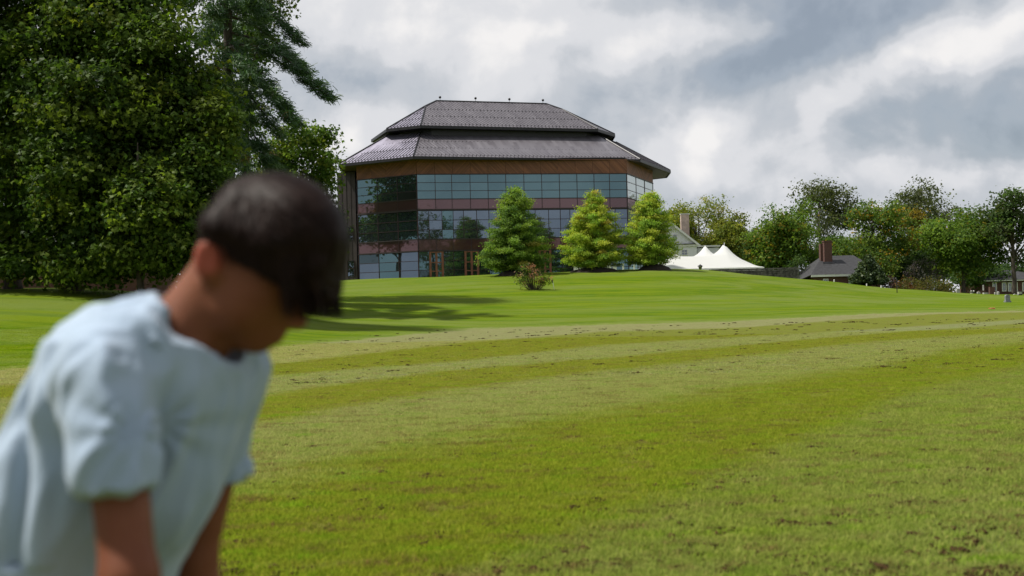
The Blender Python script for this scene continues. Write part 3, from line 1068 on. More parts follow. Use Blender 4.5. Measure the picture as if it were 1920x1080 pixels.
MAPLE = [((0.049, 0.090, 0.015), 4), ((0.070, 0.115, 0.016), 4), ((0.098, 0.138, 0.020), 2), ((0.138, 0.167, 0.022), .6), ((0.037, 0.071, 0.015), 2)]
b = ground_at(25, 538, 64); ml = 64
broad_tree('maple_tree', b, [LB(-60, 60, 64, 150, 110), LB(60, -60, 64, 160, 120), LB(60, 150, 62, 120, 100), LB(-40, 250, 64, 120, 100), LB(50, 330, 61, 100, 90), LB(-30, 430, 63, 110, 80), LB(70, 440, 62, 60, 60), LB(-150, 300, 65, 130, 200), LB(30, -220, 66, 160, 120), LB(40, 492, 61, 80, 30)],
           17, 0.42, 1000, 70, 0.95, 0.27, MAPLE, 11, 'big dark green maple with thick trunk at the left end of the tree row', 'maples before the low brick building', 'lobed')
b = ground_at(140, 543, 62)
broad_tree('maple_tree', b, [LB(200, 60, 63, 130, 100), LB(290, 110, 61, 95, 80), LB(180, 200, 60, 130, 90), LB(300, 230, 61, 105, 85), LB(160, 330, 59, 110, 90), LB(270, 345, 60, 110, 85), LB(170, 450, 60, 100, 62), LB(260, 440, 60, 90, 65), LB(230, -60, 64, 120, 80), LB(370, 190, 62, 62, 62), LB(345, 290, 61, 70, 60), LB(210, -180, 66, 130, 90), LB(165, 500, 59, 75, 28)],
           16, 0.40, 1150, 70, 0.9, 0.27, MAPLE, 12, 'dense dark green maple with broad crown, second in the tree row at left', 'maples before the low brick building', 'lobed')
b = ground_at(266, 549, 58)
broad_tree('maple_tree', b, [LB(300, 400, 58, 100, 75), LB(375, 350, 59, 60, 70), LB(340, 470, 58, 75, 48), LB(400, 250, 60, 52, 70), LB(240, 480, 57.5, 60, 34), LB(410, 430, 59, 55, 80)],
           8.0, 0.17, 460, 60, 0.72, 0.25, MAPLE[:3] + [((0.10, 0.135, 0.018), 1.2)], 13, 'slender maple with low drooping leafy boughs, right end of the maple row', 'maples before the low brick building', 'lobed', flat_=0.55)

# white pine behind the maples: long drooping boughs with needle sprays
PINE = [((0.040, 0.086, 0.036), 4), ((0.054, 0.110, 0.040), 3), ((0.080, 0.139, 0.042), 1.5), ((0.152, 0.107, 0.044), .15)]


def pine(px, py, Y, label, boughs, seed):
    rs = np.random.default_rng(seed)
    base = ground_at(px, py, Y)
    root = empty('pine_tree', base, label, 'tree')
    mb = MB()
    top = at(px - 10, -420, Y)
    mb.tube([base - Vector((0, 0, .3)), base.lerp(top, .3), base.lerp(top, .65), top], [.5, .42, .28, .06], 8)
    Cs, cols, axs = [], [], []
    for (y0, x1, y1, dY, wid) in boughs:
        s = at(px - 5, y0, Y); e = at(x1, y1, Y + dY)
        mid = s.lerp(e, .5) + Vector((0, 0, .10 * (e - s).length))
        pts = [s, s.lerp(mid, .55) + Vector((0, 0, .3)), mid, mid.lerp(e, .55) + Vector((0, 0, .1)), e]
        mb.tube(pts, [.11, .09, .07, .045, .015], 5, False)
        L = (e - s).length
        nsp = int(L * 9 * wid)
        for _ in range(nsp):
            f = rs.random() ** .55
            q = f * 4; i_ = min(int(q), 3)
            c = pts[i_].lerp(pts[i_ + 1], q - i_)
            sw = wid * (1.25 - .8 * f)
            side = Vector((rs.normal() * .35, rs.normal() * .8, rs.normal() * .16)) * sw
            c = c + side
            axd = ((e - s).normalized() * .8 + side * .8 + Vector((0, 0, .25))).normalized()
            m_ = 26
            Cs.append(np.array(c) + rs.normal(size=(m_, 3)) * np.array([.24, .24, .11]))
            cc_ = pick_cols(PINE, 1, rs)[0]
            cols.append(cc_ * (1 + .15 * rs.normal(size=(m_, 1))))
            axs.append(np.tile(np.array(axd), (m_, 1)))
    Cs, cols, axs = np.concatenate(Cs), np.concatenate(cols).clip(.004, .4), np.concatenate(axs)
    me = leaf_mesh('crown', Cs, .34 + .2 * rs.random(len(Cs)), cols, rs, 'needle', .5, M['needle'], axis=axs * 1.4, droop=.1)
    me2 = me
    link('crown', me2, root)
    mb.build('trunk', M['bark'], root, True)
    return root


BOUGHS = [(60, 618, 184, -2, 1.0), (-20, 566, 82, 1, .9), (100, 545, 225, -4, 1.0), (20, 500, 40, -3, 1.1), (150, 530, 262, 0, 1.0), (90, 470, 150, -6, 1.2), (190, 510, 320, -2, 1.1), (240, 560, 365, 2, 1.0),
          (-80, 540, -20, 2, 1.0), (-60, 480, 20, -5, 1.1), (200, 450, 300, -6, 1.2), (160, 420, 215, -7, 1.2), (260, 480, 390, -5, 1.1), (300, 520, 420, 0, 1.0), (0, 380, 90, -5, 1.2), (120, 350, 190, -5, 1.2), (220, 350, 300, -4, 1.2),
          (30, 570, 130, 5, 1.0), (130, 560, 235, 6, 1.0), (-160, 520, -110, 0, 1.0), (-40, 340, 10, -3, 1.2), (80, 590, 168, -1, .5), (-150, 340, -90, 0, 1.1), (330, 430, 420, -4, 1.1), (330, 560, 440, 2, 1.0), (60, 430, 60, 5, 1.2), (170, 470, 230, 5, 1.2), (-30, 440, -60, 3, 1.2)]
pine(432, 535, 84, 'tall dark pine with long sweeping boughs standing behind the maples', BOUGHS, 21)
YG = [((0.075, 0.131, 0.021), 3), ((0.111, 0.164, 0.026), 3), ((0.164, 0.200, 0.033), 1.2), ((0.052, 0.098, 0.018), 3), ((0.194, 0.178, 0.030), .3)]
b = ground_at(535, 530, 92)
broad_tree('broadleaf_tree', b, [LB(560, 275, 92, 58, 42), LB(600, 340, 92, 42, 44), LB(520, 330, 92, 60, 60), LB(570, 420, 92, 60, 70), LB(490, 430, 92, 60, 80), LB(610, 262, 91, 22, 24), LB(612, 305, 90, 20, 26), LB(600, 430, 91, 42, 60)],
           9.5, .2, 520, 36, .75, .28, YG, 31, 'light green young tree in front of the pine, nearest the hall', None, 'lobed', shell=.35)
b = ground_at(470, 530, 98)
broad_tree('broadleaf_tree', b, [LB(505, 20, 98, 48, 42), LB(480, 80, 98, 45, 40), LB(520, -50, 98, 60, 50), LB(440, 60, 99, 70, 70), LB(450, -60, 99, 90, 60), LB(440, 200, 99, 70, 70)],
           24, .3, 430, 34, .95, .28, YG, 32, 'tall yellowish green tree whose top shows above the pine boughs', None, 'lobed', shell=.35)


# three young pyramidal trees on mulch before the hall
def young_tree(px, base_py, Y, top_py, prof, palette, seed, label, lean_=0.0):
    """PROF: (photo row, half width in pixels) down the crown"""
    rs = np.random.default_rng(seed)
    base = ground_at(px, base_py, Y)
    s = Y / F
    root = empty('young_tree', base, label, 'tree', 'young trees on mulch before the hall')
    mb = MB()
    top = at(px + lean_, top_py + 6, Y)
    mb.tube([base - Vector((0, 0, .2)), base.lerp(top, .3), base.lerp(top, .7), top], [.17, .13, .07, .015], 8)
    rows = np.array([q[0] for q in prof], float); hw = np.array([q[1] for q in prof], float)
    Cs, cols, outs = [], [], []
    nb = 190
    for i in range(nb):
        f = ((i + rs.random()) / nb) ** .85
        py = rows[0] + (rows[-1] - rows[0]) * f
        L = np.interp(py, rows, hw) * s * (0.60 + 0.66 * rs.random())
        a = i * 2.399 + rs.normal() * .3
        rise = 0.42 - .35 * f + .1 * rs.normal()
        st = Vector((base.x + (px - px) * s, base.y, 0)); c0 = at(px + lean_ * (1 - f), py, Y)
        st = Vector((c0.x, Y, c0.z - rise * L * .6))
        d = Vector((math.cos(a), math.sin(a), 0))
        e = st + d * L + Vector((0, 0, rise * L))
        mid = st.lerp(e, .5) + Vector((0, 0, .05 * L))
        mb.tube([st, mid, e], [.035, .02, .006], 4, False)
        bc = pick_cols(palette, 1, rs)[0] * (1 + .12 * rs.normal())
        nsp = max(3, int(L * 6.5))
        for q in range(nsp):
            g = .12 + .88 * rs.random() ** .7
            c = st.lerp(mid, g * 2) if g < .5 else mid.lerp(e, g * 2 - 1)
            c = np.array(c) + np.array([rs.normal() * .26, rs.normal() * .26, rs.normal() * .10]) * (1.25 - .6 * g)
            m_ = rs.poisson(20) + 3
            Cs.append(c + rs.normal(size=(m_, 3)) * np.array([.22, .22, .11]))
            cols.append(bc * (1 + .15 * rs.normal(size=(m_, 1))))
            outs.append(np.tile(np.array(d), (m_, 1)))
    Cs, cols, outs = np.concatenate(Cs), np.concatenate(cols).clip(.004, .5), np.concatenate(outs)
    link('crown', leaf_mesh('crown', Cs, .11 + .09 * rs.random(len(Cs)), cols, rs, 'dia', .75, outward=outs * .6), root)
    mb.build('trunk', M['bark'], root, True)
    g = MB()
    r_, h_ = 46 * s, 13 * s
    return root, base


G1 = [((0.171, 0.275, 0.046), 4), ((0.223, 0.319, 0.051), 3), ((0.123, 0.214, 0.046), 3), ((0.310, 0.287, 0.065), .35)]
G2 = [((0.303, 0.404, 0.051), 4), ((0.383, 0.442, 0.057), 2.5), ((0.222, 0.354, 0.051), 3), ((0.403, 0.341, 0.071), .7)]
G3 = [((0.305, 0.427, 0.057), 4), ((0.398, 0.477, 0.065), 3), ((0.210, 0.331, 0.051), 2), ((0.451, 0.465, 0.087), .6)]
young = [
    young_tree(966, 516, 121, 352, [(352, 5), (372, 22), (392, 30), (420, 40), (450, 52), (475, 60), (495, 60), (508, 46)], G1, 41, 'green pyramidal young tree, largest of the three before the hall'),
    young_tree(1113, 508, 124, 358, [(358, 4), (380, 18), (400, 30), (425, 42), (450, 54), (470, 60), (488, 58), (500, 42)], G2, 42, 'yellowing pyramidal young tree, middle one of the three before the hall'),
    young_tree(1219, 505, 124, 362, [(362, 6), (380, 22), (400, 26), (425, 36), (450, 44), (470, 48), (484, 44), (496, 30)], G3, 43, 'bright green narrow young tree standing beside the white tent'),
]
for (px, y_, Y, hw, hh, lab) in ((962, 515, 120.6, 30, 9, 'dark mulch mound under the largest young tree'), (1115, 507, 123.6, 45, 8, 'dark mulch mound under the yellowing young tree'), (1228, 505, 123.6, 32, 11, 'dark mulch mound under the bright green narrow tree')):
    c = ground_at(px, y_, Y); s = Y / F
    prof, n = [], 28
    rs = np.random.default_rng(int(px))
    V, Fq = [], []
    for i, f in enumerate((1.08, 1.0, .8, .55, .3, .05)):
        for k in range(n):
            a = 2 * math.pi * k / n
            x, y = c.x + math.cos(a) * hw * s * f, c.y + math.sin(a) * hw * s * f * .8
            z = zg(x, y) + (-.15 if i == 0 else hh * s * (1 - f * f) ** .8 + .03 + rs.normal() * .02)
            V.append((x, y, z))
    for i in range(5):
        for k in range(n):
            Fq.append((i * n + k, i * n + (k + 1) % n, (i + 1) * n + (k + 1) % n, (i + 1) * n + k))
    o = link('mulch_mound', np_mesh('mulch_mound', V, Fq, M['mulch'], True))
    tag(o, lab, 'mulch', 'mulch mounds under the young trees')

# hydrangea-like shrub and its stake on the slope
def shrub(name, px, py, Y, sprays, palette, seed, label, per=26, leaf=.11, cr=.22, group=None, cat='shrub', flat_=.8):
    rs = np.random.default_rng(seed)
    base = ground_at(px, py, Y)
    root = empty(name, base, label, cat, group)
    mb = MB(); Cs, cols = [], []
    for (sx, sy, dep, k) in sprays:
        e = at(sx, sy, Y + dep)
        b0 = base + Vector(((e.x - base.x) * .3, dep * .3, -.05))
        mb.tube([b0, b0.lerp(e, .6) + Vector((0, 0, .05)), e], [.03, .02, .008], 5, False)
        n = int(per * k)
        pc = pick_cols(palette, 1, rs)[0]
        Cs.append(np.array(e) + rs.normal(size=(n, 3)) * cr * np.array([1, 1, flat_]))
        cols.append((pc * (1 + .2 * rs.normal(size=(n, 1)))).clip(.004, .6))
    Cs, cols = np.concatenate(Cs), np.concatenate(cols)
    link('foliage', leaf_mesh('foliage', Cs, leaf * (.7 + .6 * rs.random(len(Cs))), cols, rs, 'dia', .5), root)
    mb.build('stem', M['bark'], root, True)
    return root


rs = np.random.default_rng(5)
HYD = [((0.098, 0.150, 0.033), 3), ((0.286, 0.143, 0.111), 2.2), ((0.338, 0.221, 0.143), 1.5), ((0.156, 0.182, 0.039), 2), ((0.052, 0.085, 0.026), 2)]
spr = [(1000 + rs.normal() * 15, 516 + rs.normal() * 10, rs.normal() * .5, 1) for _ in range(30)] + [(985 + rs.normal() * 6, 505 + rs.normal() * 5, .2, 1) for _ in range(8)] + [(1020 + rs.normal() * 6, 527 + rs.normal() * 5, -.3, 1) for _ in range(9)] + [(973, 530, 0, .8), (970, 526, .2, .6), (976, 536, 0, .5), (1000, 500, 0, 1), (996, 496, 0, .7)]
shrub('flowering_shrub', 1002, 541, 106, spr, HYD, 51, 'straggly shrub with pink and green leaves on the slope before the hall', 27, .17, .19)
b = ground_at(1039, 541, 106)
mb = MB(); mb.tube([b - Vector((0, 0, .1)), b + Vector((-.12, 0, .9))], .025, 6)
tag(mb.build('stake', M['white_paint']), 'thin pale stake leaning beside the pink and green shrub', 'stake')

# background trees on the right
LOC = [((0.171, 0.205, 0.033), 4), ((0.230, 0.242, 0.041), 2.5), ((0.120, 0.164, 0.033), 3), ((0.292, 0.232, 0.037), .8)]
MID = [((0.101, 0.171, 0.026), 4), ((0.141, 0.208, 0.030), 3), ((0.069, 0.127, 0.026), 3), ((0.262, 0.223, 0.030), .5)]
MIX = [((0.091, 0.153, 0.026), 4), ((0.133, 0.186, 0.030), 3), ((0.064, 0.116, 0.026), 3), ((0.321, 0.195, 0.026), 1.0)]
SPA = [((0.075, 0.092, 0.039), 3), ((0.097, 0.116, 0.045), 3), ((0.059, 0.075, 0.035), 2)]
DRK = [((0.050, 0.089, 0.026), 4), ((0.069, 0.118, 0.029), 3), ((0.036, 0.069, 0.023), 3)]
GT = 'trees in the belt beyond the hill'


def crown_lobes(px, top, bot, hw, Y, rs, n):
    out = []
    cy, hh = (top + bot) / 2, (bot - top) / 2
    for _ in range(n):
        while True:
            a, b_ = rs.uniform(-1, 1), rs.uniform(-1, 1)
            if a * a + b_ * b_ < .75 and (b_ > -.2 or abs(a) < .8): break
        r = hw * rs.uniform(.28, .46)
        out.append(LB(px + a * (hw * 1.08 - r * .7), cy + b_ * (hh * 1.04 - r * .45), Y + rs.normal() * hw * .35 * Y / F, r, r * rs.uniform(.6, .85)))
    return out


def belt_tree(px, base_py, Y, top, bot, hw, palette, seed, label, n_l=11, n_cl=300, per=17, size=.40, cl_r=1.05, bark='bark', r0=.3, shell=.35, twigs=60, extra=()):
    rs = np.random.default_rng(seed)
    base = at(px, base_py, Y); base.z = zg(base.x, Y)
    lobes = crown_lobes(px, top, bot, hw * 1.1, Y, rs, n_l + 3) + list(extra)
    n_cl = int(n_cl * 1.9)
    th = at(px, top + (bot - top) * .25, Y).z - base.z
    return broad_tree('broadleaf_tree', base, lobes, th, r0, n_cl, per, cl_r, size, palette, seed, label, GT, 'dia', bark=bark, shell=shell, twigs=twigs)


belt_tree(1312, 520, 226, 364, 500, 68, LOC, 61, 'feathery yellow green tree behind the white gabled house', 13, 420, 18)
belt_tree(1262, 520, 232, 390, 480, 40, LOC, 62, 'small yellowish tree crown left of the pale chimney, behind the house gable', 8, 200)
belt_tree(1392, 520, 222, 392, 505, 52, LOC[:3] + [((0.12, 0.12, .02), 2)], 63, 'yellow olive tree right of the feathery tree, above the tent', 12, 360, 17)
belt_tree(1440, 520, 190, 410, 520, 56, DRK, 64, 'low dark tree between the tent peak and the brick house', 9, 260)
belt_tree(1483, 525, 188, 372, 518, 82, MID[:3] + [((0.16, 0.13, 0.015), 1.0)], 65, 'broad green tree with yellow patches left of the brick chimney', 15, 560, 18)
belt_tree(1538, 525, 235, 330, 470, 80, SPA, 66, 'tall sparse grey green tree rising behind the yellow patched tree', 14, 260, 13, .5, 1.1, 'pale_bark', .28, .5, 120)
belt_tree(1572, 525, 200, 440, 522, 45, DRK, 67, 'small dark tree directly behind the red brick chimney', 8, 220)
belt_tree(1640, 532, 186, 374, 525, 80, MIX, 68, 'dark green tree with orange tinted top left, behind the little fir', 15, 560, 18)
belt_tree(1722, 538, 240, 330, 490, 92, SPA, 69, 'tall sparse tree with pale upright limbs at the centre of the right belt', 16, 330, 13, .5, 1.1, 'pale_bark', .28, .5, 150)
belt_tree(1716, 540, 215, 395, 450, 20, [((0.19, 0.14, 0.02), 1), ((0.12, 0.11, 0.02), 1)], 70, 'small golden orange treetop in the gap under the tall sparse tree', 5, 70)
belt_tree(1702, 540, 195, 430, 550, 70, DRK, 71, 'dark tree behind the russet bushes', 10, 300)
belt_tree(1808, 548, 178, 378, 545, 78, MID, 72, 'fresh mid green tree with low hanging boughs near the headstones', 16, 560, 18)
belt_tree(1838, 548, 200, 470, 540, 55, DRK, 73, 'dark low tree behind the headstones', 9, 240)
belt_tree(1902, 552, 172, 345, 500, 74, DRK[:2] + SPA[:1], 74, 'open crowned dark tree with tall bare trunk at the right edge', 14, 330, 15, .42, .95, 'bark', .34, .4, 120)
belt_tree(1990, 552, 178, 360, 530, 70, MID, 75, 'green tree just beyond the right edge of the view', 12, 300)
belt_tree(1350, 522, 225, 440, 510, 60, DRK, 76, 'dark tree low behind the tent', 9, 240)
belt_tree(1950, 552, 205, 470, 545, 70, DRK, 77, 'dark low tree behind the tall open tree', 9, 220)

belt_tree(1590, 532, 215, 430, 540, 60, DRK, 106, 'dark tree filling the gap right of the brick chimney', 10, 320)
belt_tree(1760, 545, 220, 450, 555, 60, DRK, 107, 'dark low tree behind the purple grey bush', 10, 300)
belt_tree(1870, 550, 225, 480, 560, 60, DRK, 108, 'dark low tree behind the red brick house', 9, 260)
belt_tree(1390, 522, 230, 440, 525, 60, DRK, 109, 'dark tree low between the tent and the dark chimney tree', 10, 300)
GL = 'trees between the maples and the hall'
belt_tree(370, 535, 104, 400, 530, 80, DRK + MID[:1], 110, 'dark tree filling the space behind the pine trunk', 12, 260, 22, .42, 1.0, twigs=20)
belt_tree(120, 535, 118, 150, 520, 150, MID, 112, 'tall dark tree behind the two big maples', 14, 460, 22, .5, 1.3, twigs=20)
belt_tree(215, 535, 125, 140, 510, 130, MID, 113, 'tall dark tree behind the right maple and the pine', 14, 460, 22, .5, 1.3, twigs=20)

# little fir beside the brick house
rs = np.random.default_rng(81)
b = ground_at(1629, 541, 160); s = 160 / F
root = empty('fir_tree', b, 'small bluish green fir in front of the brick house corner', 'tree')
mb = MB(); top = at(1628, 479, 160)
mb.tube([b - Vector((0, 0, .2)), top], [.16, .02], 7)
Cs, cols, ax = [], [], []
for i in range(130):
    f = ((i + rs.random()) / 130) ** .8
    L = (2 + 34 * f) * s * (.8 + .3 * rs.random())
    a = i * 2.399
    st = top.lerp(b + Vector((0, 0, .4)), f)
    d = Vector((math.cos(a), math.sin(a), .12))
    e = st + d * L
    mb.tube([st, e], [.03, .006], 4, False)
    for q in range(int(4 + L * 6)):
        g = rs.random() ** .6
        c = np.array(st.lerp(e, g)) + rs.normal(size=3) * np.array([.16, .16, .06])
        Cs.append(c + rs.normal(size=(10, 3)) * .1)
        cols.append(pick_cols([((0.055, 0.085, 0.035), 3), ((0.08, 0.11, 0.04), 2), ((0.035, 0.06, 0.028), 2)], 1, rs) * (1 + .15 * rs.normal(size=(10, 1))))
        ax.append(np.tile(np.array(d), (10, 1)))
Cs, cols, ax = np.concatenate(Cs), np.concatenate(cols).clip(.004, .4), np.concatenate(ax)
link('crown', leaf_mesh('crown', Cs, .3 + .15 * rs.random(len(Cs)), cols, rs, 'dia', .7, M['needle'], axis=ax), root)
mb.build('trunk', M['bark'], root)

RUS = [((0.14, 0.062, 0.028), 2), ((0.10, 0.085, 0.028), 2), ((0.065, 0.075, 0.022), 2.5), ((0.17, 0.09, 0.03), 1)]


def bush(px, py, Y, hw, hh, palette, seed, label, n=60, group='bushes at the foot of the tree belt'):
    rs = np.random.default_rng(seed)
    sp = []
    for _ in range(n):
        a = rs.uniform(0, math.pi); r = rs.random() ** .5
        sp.append((px + math.cos(a) * hw * r, py - math.sin(a) * hh * r, rs.normal() * hw * .5 * Y / F, 1))
    return shrub('bush', px, py, Y, sp, palette, seed, label, 26, .26, .34, group, 'bush')


bush(1705, 550, 163, 30, 26, RUS, 91, 'russet and green bush behind the dark post')
bush(1752, 552, 160, 36, 30, [RUS[1], RUS[2], ((0.12, .10, .03), 2)], 92, 'yellow green and russet bush left of the white headstones')
bush(1664, 546, 165, 22, 26, [((0.075, 0.045, 0.045), 2), ((.05, .055, .025), 2)], 93, 'dull purple bush right of the little fir', 40)
bush(1735, 524, 180, 40, 36, [((0.115, 0.095, 0.115), 2), ((0.085, 0.085, 0.085), 2), ((.05, .06, .04), 1)], 94, 'smoky purple grey bush above the russet bushes', 60)
bush(1772, 551, 166, 20, 22, DRK, 95, 'small dark bush beside the tallest white headstone', 34)
bush(1497, 519, 170, 22, 40, DRK, 96, 'dark bush between the stone wall and the brick house', 44)

# broad trees behind the viewpoint: what the hall's glass mirrors
for (x, y, h_, sd, lab) in ((-26, -46, 30, 101, 'broad tree behind the viewpoint, left one, mirrored in the glass'), (-3, -60, 34, 102, 'tall tree behind the viewpoint, second one, mirrored in the glass'), (22, -52, 27, 103, 'broad tree behind the viewpoint, third one, mirrored in the glass'),
                            (48, -64, 31, 104, 'tree behind the viewpoint, right one, mirrored in the glass'), (-60, -20, 27, 105, 'tree behind the viewpoint, far left, mirrored in the side glass')):
    rs = np.random.default_rng(sd)
    lobes = [((x + rs.normal() * h_ * .15, y + rs.normal() * h_ * .15, h_ * (.3 + .58 * i / 12)), (h_ * rs.uniform(.12, .2),) * 2 + (h_ * rs.uniform(.09, .14),)) for i in range(13)]
    broad_tree('broadleaf_tree', Vector((x, y, 0)), lobes, h_ * .8, .5, 330, 12, 1.7, .8, DRK + MID[:1], sd, lab, 'trees behind the viewpoint')

# ------------------------------------------------------------------ buildings, tent and small things around the hall
# low brick building behind the maples
p0, p1 = at(-260, 540, 84), at(262, 548, 84)
bz = zg(-30, 84) - .6
hb = empty('low_brick_building', Vector((p0.x + 8, 88, bz)), 'low reddish brick building glimpsed between the maple trunks', 'building')
mb = MB(); mb.prism([(p0.x, 84), (p1.x, 84), (p1.x, 93), (p0.x, 93)], bz, bz + 4.0); mb.build('wall', M['brick_pale'], hb)
M['slate'] = mat('slate', (0.028, 0.028, 0.032), 0.75, var=0.25, scale=3, bump=.4, bscale=12)
mb = MB()
q = [Vector((p0.x - .5, 83.4, bz + 4.0)), Vector((p1.x + .5, 83.4, bz + 4.0)), Vector((p1.x + .5, 93.6, bz + 4.0)), Vector((p0.x - .5, 93.6, bz + 4.0))]
r0_, r1_ = Vector((p0.x + 3, 88.5, bz + 5.6)), Vector((p1.x - 3, 88.5, bz + 5.6))
for pl in ([q[0], q[1], r1_, r0_], [q[2], q[3], r0_, r1_], [q[1], q[2], r1_], [q[3], q[0], r0_]): mb.slab(pl, .12)
mb.build('roof', M['slate'], hb)

# white gabled house
Y = 196.0
ap, re, le = at(1253, 412, Y), at(1312, 459, Y), at(1195, 456, Y)
cxh = (re.x + le.x) / 2
ze = (re.z + le.z) / 2; za = ap.z
g0 = zg(cxh, Y) - 1
hs = empty('white_house', Vector((cxh, Y + 6, g0 + 1)), 'white clapboard house with gable end and tall pale chimney beside the hall', 'house')
hw_ = (re.x - le.x) / 2 - .5
M['clapboard'] = mat('clapboard', (0.60, 0.60, 0.62), 0.6, var=0.06, scale=1)
m, t, p, out = new_mat('clapboard_siding')
z_ = t.xyz(t.new('ShaderNodeNewGeometry').outputs['Position'])[2]
fr_ = t.m('FRACT', t.m('MULTIPLY', z_, 5.5))
t.put(p.inputs['Base Color'], t.mix(t.m('LESS_THAN', fr_, .1), (0.74, 0.74, 0.77), (0.60, 0.60, 0.63)))
p.inputs['Roughness'].default_value = .6
bb = t.new('ShaderNodeBump'); bb.inputs['Strength'].default_value = .7; bb.inputs['Distance'].default_value = .03; bb.invert = True
t.put(bb.inputs['Height'], fr_); t.l.new(bb.outputs[0], p.inputs['Normal'])
M['siding'] = m
M['window'] = glass_mat('window_glass', (0.45, 0.5, 0.52), (0.012, 0.014, 0.016), 0.25)
mb = MB()
D = 12
mb.add([(cxh - hw_, Y, g0), (cxh + hw_, Y, g0), (cxh + hw_, Y, ze), (cxh, Y, za - .45), (cxh - hw_, Y, ze), (cxh - hw_, Y + D, g0), (cxh + hw_, Y + D, g0), (cxh + hw_, Y + D, ze), (cxh, Y + D, za - .45), (cxh - hw_, Y + D, ze)],
       [(0, 1, 2, 3, 4), (9, 8, 7, 6, 5), (1, 6, 7, 2), (0, 4, 9, 5), (2, 7, 8, 3), (4, 3, 8, 9)])
mb.build('wall', M['siding'], hs)
mb = MB()
for sgn in (-1, 1):
    e0 = Vector((cxh + sgn * (hw_ + .5), Y - .45, ze - .25)); e1 = Vector((e0.x, Y + D + .4, e0.z)); t0 = Vector((cxh, Y - .45, za)); t1 = Vector((cxh, Y + D + .4, za))
    mb.slab([e0, e1, t1, t0] if sgn > 0 else [t0, t1, e1, e0], .16)
rf = mb.build('roof', M['slate'], hs)
for sgn in (-1, 1):
    k = MB(); e0 = Vector((cxh + sgn * (hw_ + .5), Y - .5, ze - .42)); t0 = Vector((cxh, Y - .5, za - .17))
    dd = (t0 - e0).normalized(); rot = Matrix((dd, Vector((0, 1, 0)), dd.cross(Vector((0, 1, 0))))).transposed()
    k.box((e0 + t0) / 2 - Vector((0, 0, .08)), ((t0 - e0).length, .1, .34), rot); k.build('rake_board', M['white_paint'], hs)
zb = at(1300, 461, Y).z
mb = MB(); mb.box((cxh, Y - .12, zb + .1), (hw_ * 2 + .5, .24, .34)); mb.build('cornice', M['white_paint'], hs)
mb = MB(); mb.box((cxh, Y - .2, zb + .33), (hw_ * 2 + .9, .4, .12)); mb.build('cornice', M['slate'], hs)


def house_window(par, px0, py0, px1, py1, Y, wall_y=None, fm='white_paint', bars=True, fw=.11):
    a, b = at(px0, py1, Y), at(px1, py0, Y)
    yy = (wall_y if wall_y is not None else Y)
    fr = MB()
    for (x0, x1, z0, z1) in ((a.x - fw, a.x, a.z - fw, b.z + fw), (b.x, b.x + fw, a.z - fw, b.z + fw), (a.x, b.x, b.z, b.z + fw), (a.x, b.x, a.z - fw, a.z)):
        fr.box(((x0 + x1) / 2, yy - .05, (z0 + z1) / 2), (x1 - x0, .12, z1 - z0))
    w_ = fr.build('window', M[fm], par)
    k = MB(); k.box(((a.x + b.x) / 2, yy - .01, (a.z + b.z) / 2), (b.x - a.x, .04, b.z - a.z)); k.build('pane', M['window'], w_)
    if bars:
        k = MB(); k.box(((a.x + b.x) / 2, yy - .05, (a.z + b.z) / 2), (b.x - a.x, .05, .05)); k.box(((a.x + b.x) / 2, yy - .052, (a.z + b.z) / 2), (.04, .05, b.z - a.z)); k.build('sash_bar', M[fm], w_)
    return w_


house_window(hs, 1262.5, 440, 1268.5, 452, Y)
house_window(hs, 1278.5, 468.5, 1288, 478, Y)
house_window(hs, 1238, 468.5, 1247, 480, Y)
M['chimney'] = mat('pale_chimney', (0.60, 0.46, 0.38), .85, var=.12, scale=1.5)
c0, c1 = at(1277, 440, Y + 5), at(1291, 402, Y + 5)
mb = MB(); mb.box(((c0.x + c1.x) / 2, Y + 5, (c1.z + c0.z - 3) / 2), (c1.x - c0.x, 1.0, c1.z - c0.z + 3)); ch = mb.build('chimney', M['chimney'], rf)
mb = MB(); mb.box(((c0.x + c1.x) / 2, Y + 5, c1.z + .06), (c1.x - c0.x + .16, 1.16, .14)); mb.build('chimney_cap', M['white_paint'], rf)
# its low side porch
a, b = at(1306, 463, Y + 4), at(1350, 463, Y + 4)
pb = at(1306, 461, Y + 4).z
mb = MB(); mb.box(((a.x + b.x) / 2, Y + 6, (g0 + pb) / 2 - .2), (b.x - a.x - .3, 4, pb - g0 - .4)); mb.build('porch_wall', M['siding'], hs)
mb = MB(); mb.box(((a.x + b.x) / 2, Y + 6, pb - .1), (b.x - a.x, 4.6, .26)); mb.build('porch_roof', M['white_paint'], hs)

# white pole tent
m, t, p, out = new_mat('tent_canvas')
p.inputs['Base Color'].default_value = (.84, .84, .84, 1)
p.inputs['Roughness'].default_value = .6
tr = t.new('ShaderNodeBsdfTranslucent'); tr.inputs[0].default_value = (.84, .84, .84, 1)
mx = t.new('ShaderNodeMixShader'); mx.inputs[0].default_value = .45
t.l.new(p.outputs[0], mx.inputs[1]); t.l.new(tr.outputs[0], mx.inputs[2]); t.l.new(mx.outputs[0], out.inputs[0])
M['canvas'] = m
Yt = 173.0
tx0, tx1 = at(1192, 500, Yt).x, at(1412, 504, Yt).x
ty0, ty1 = 165.5, 181.0
g = zg(at(1330, 505, Yt).x, Yt)
ez = at(1405, 504, Yt).z
peaks = []
for (px, py, Y_) in ((1358, 455.5, 172.5), (1322, 460.5, 176.5), (1247, 457, 173.0)):
    q = at(px, py, Y_); peaks.append((q.x, Y_, q.z - ez))
nx, ny = 90, 44
xs, ys = np.linspace(tx0, tx1, nx), np.linspace(ty0, ty1, ny)
TX, TYY = np.meshgrid(xs, ys)
hz = np.zeros_like(TX)
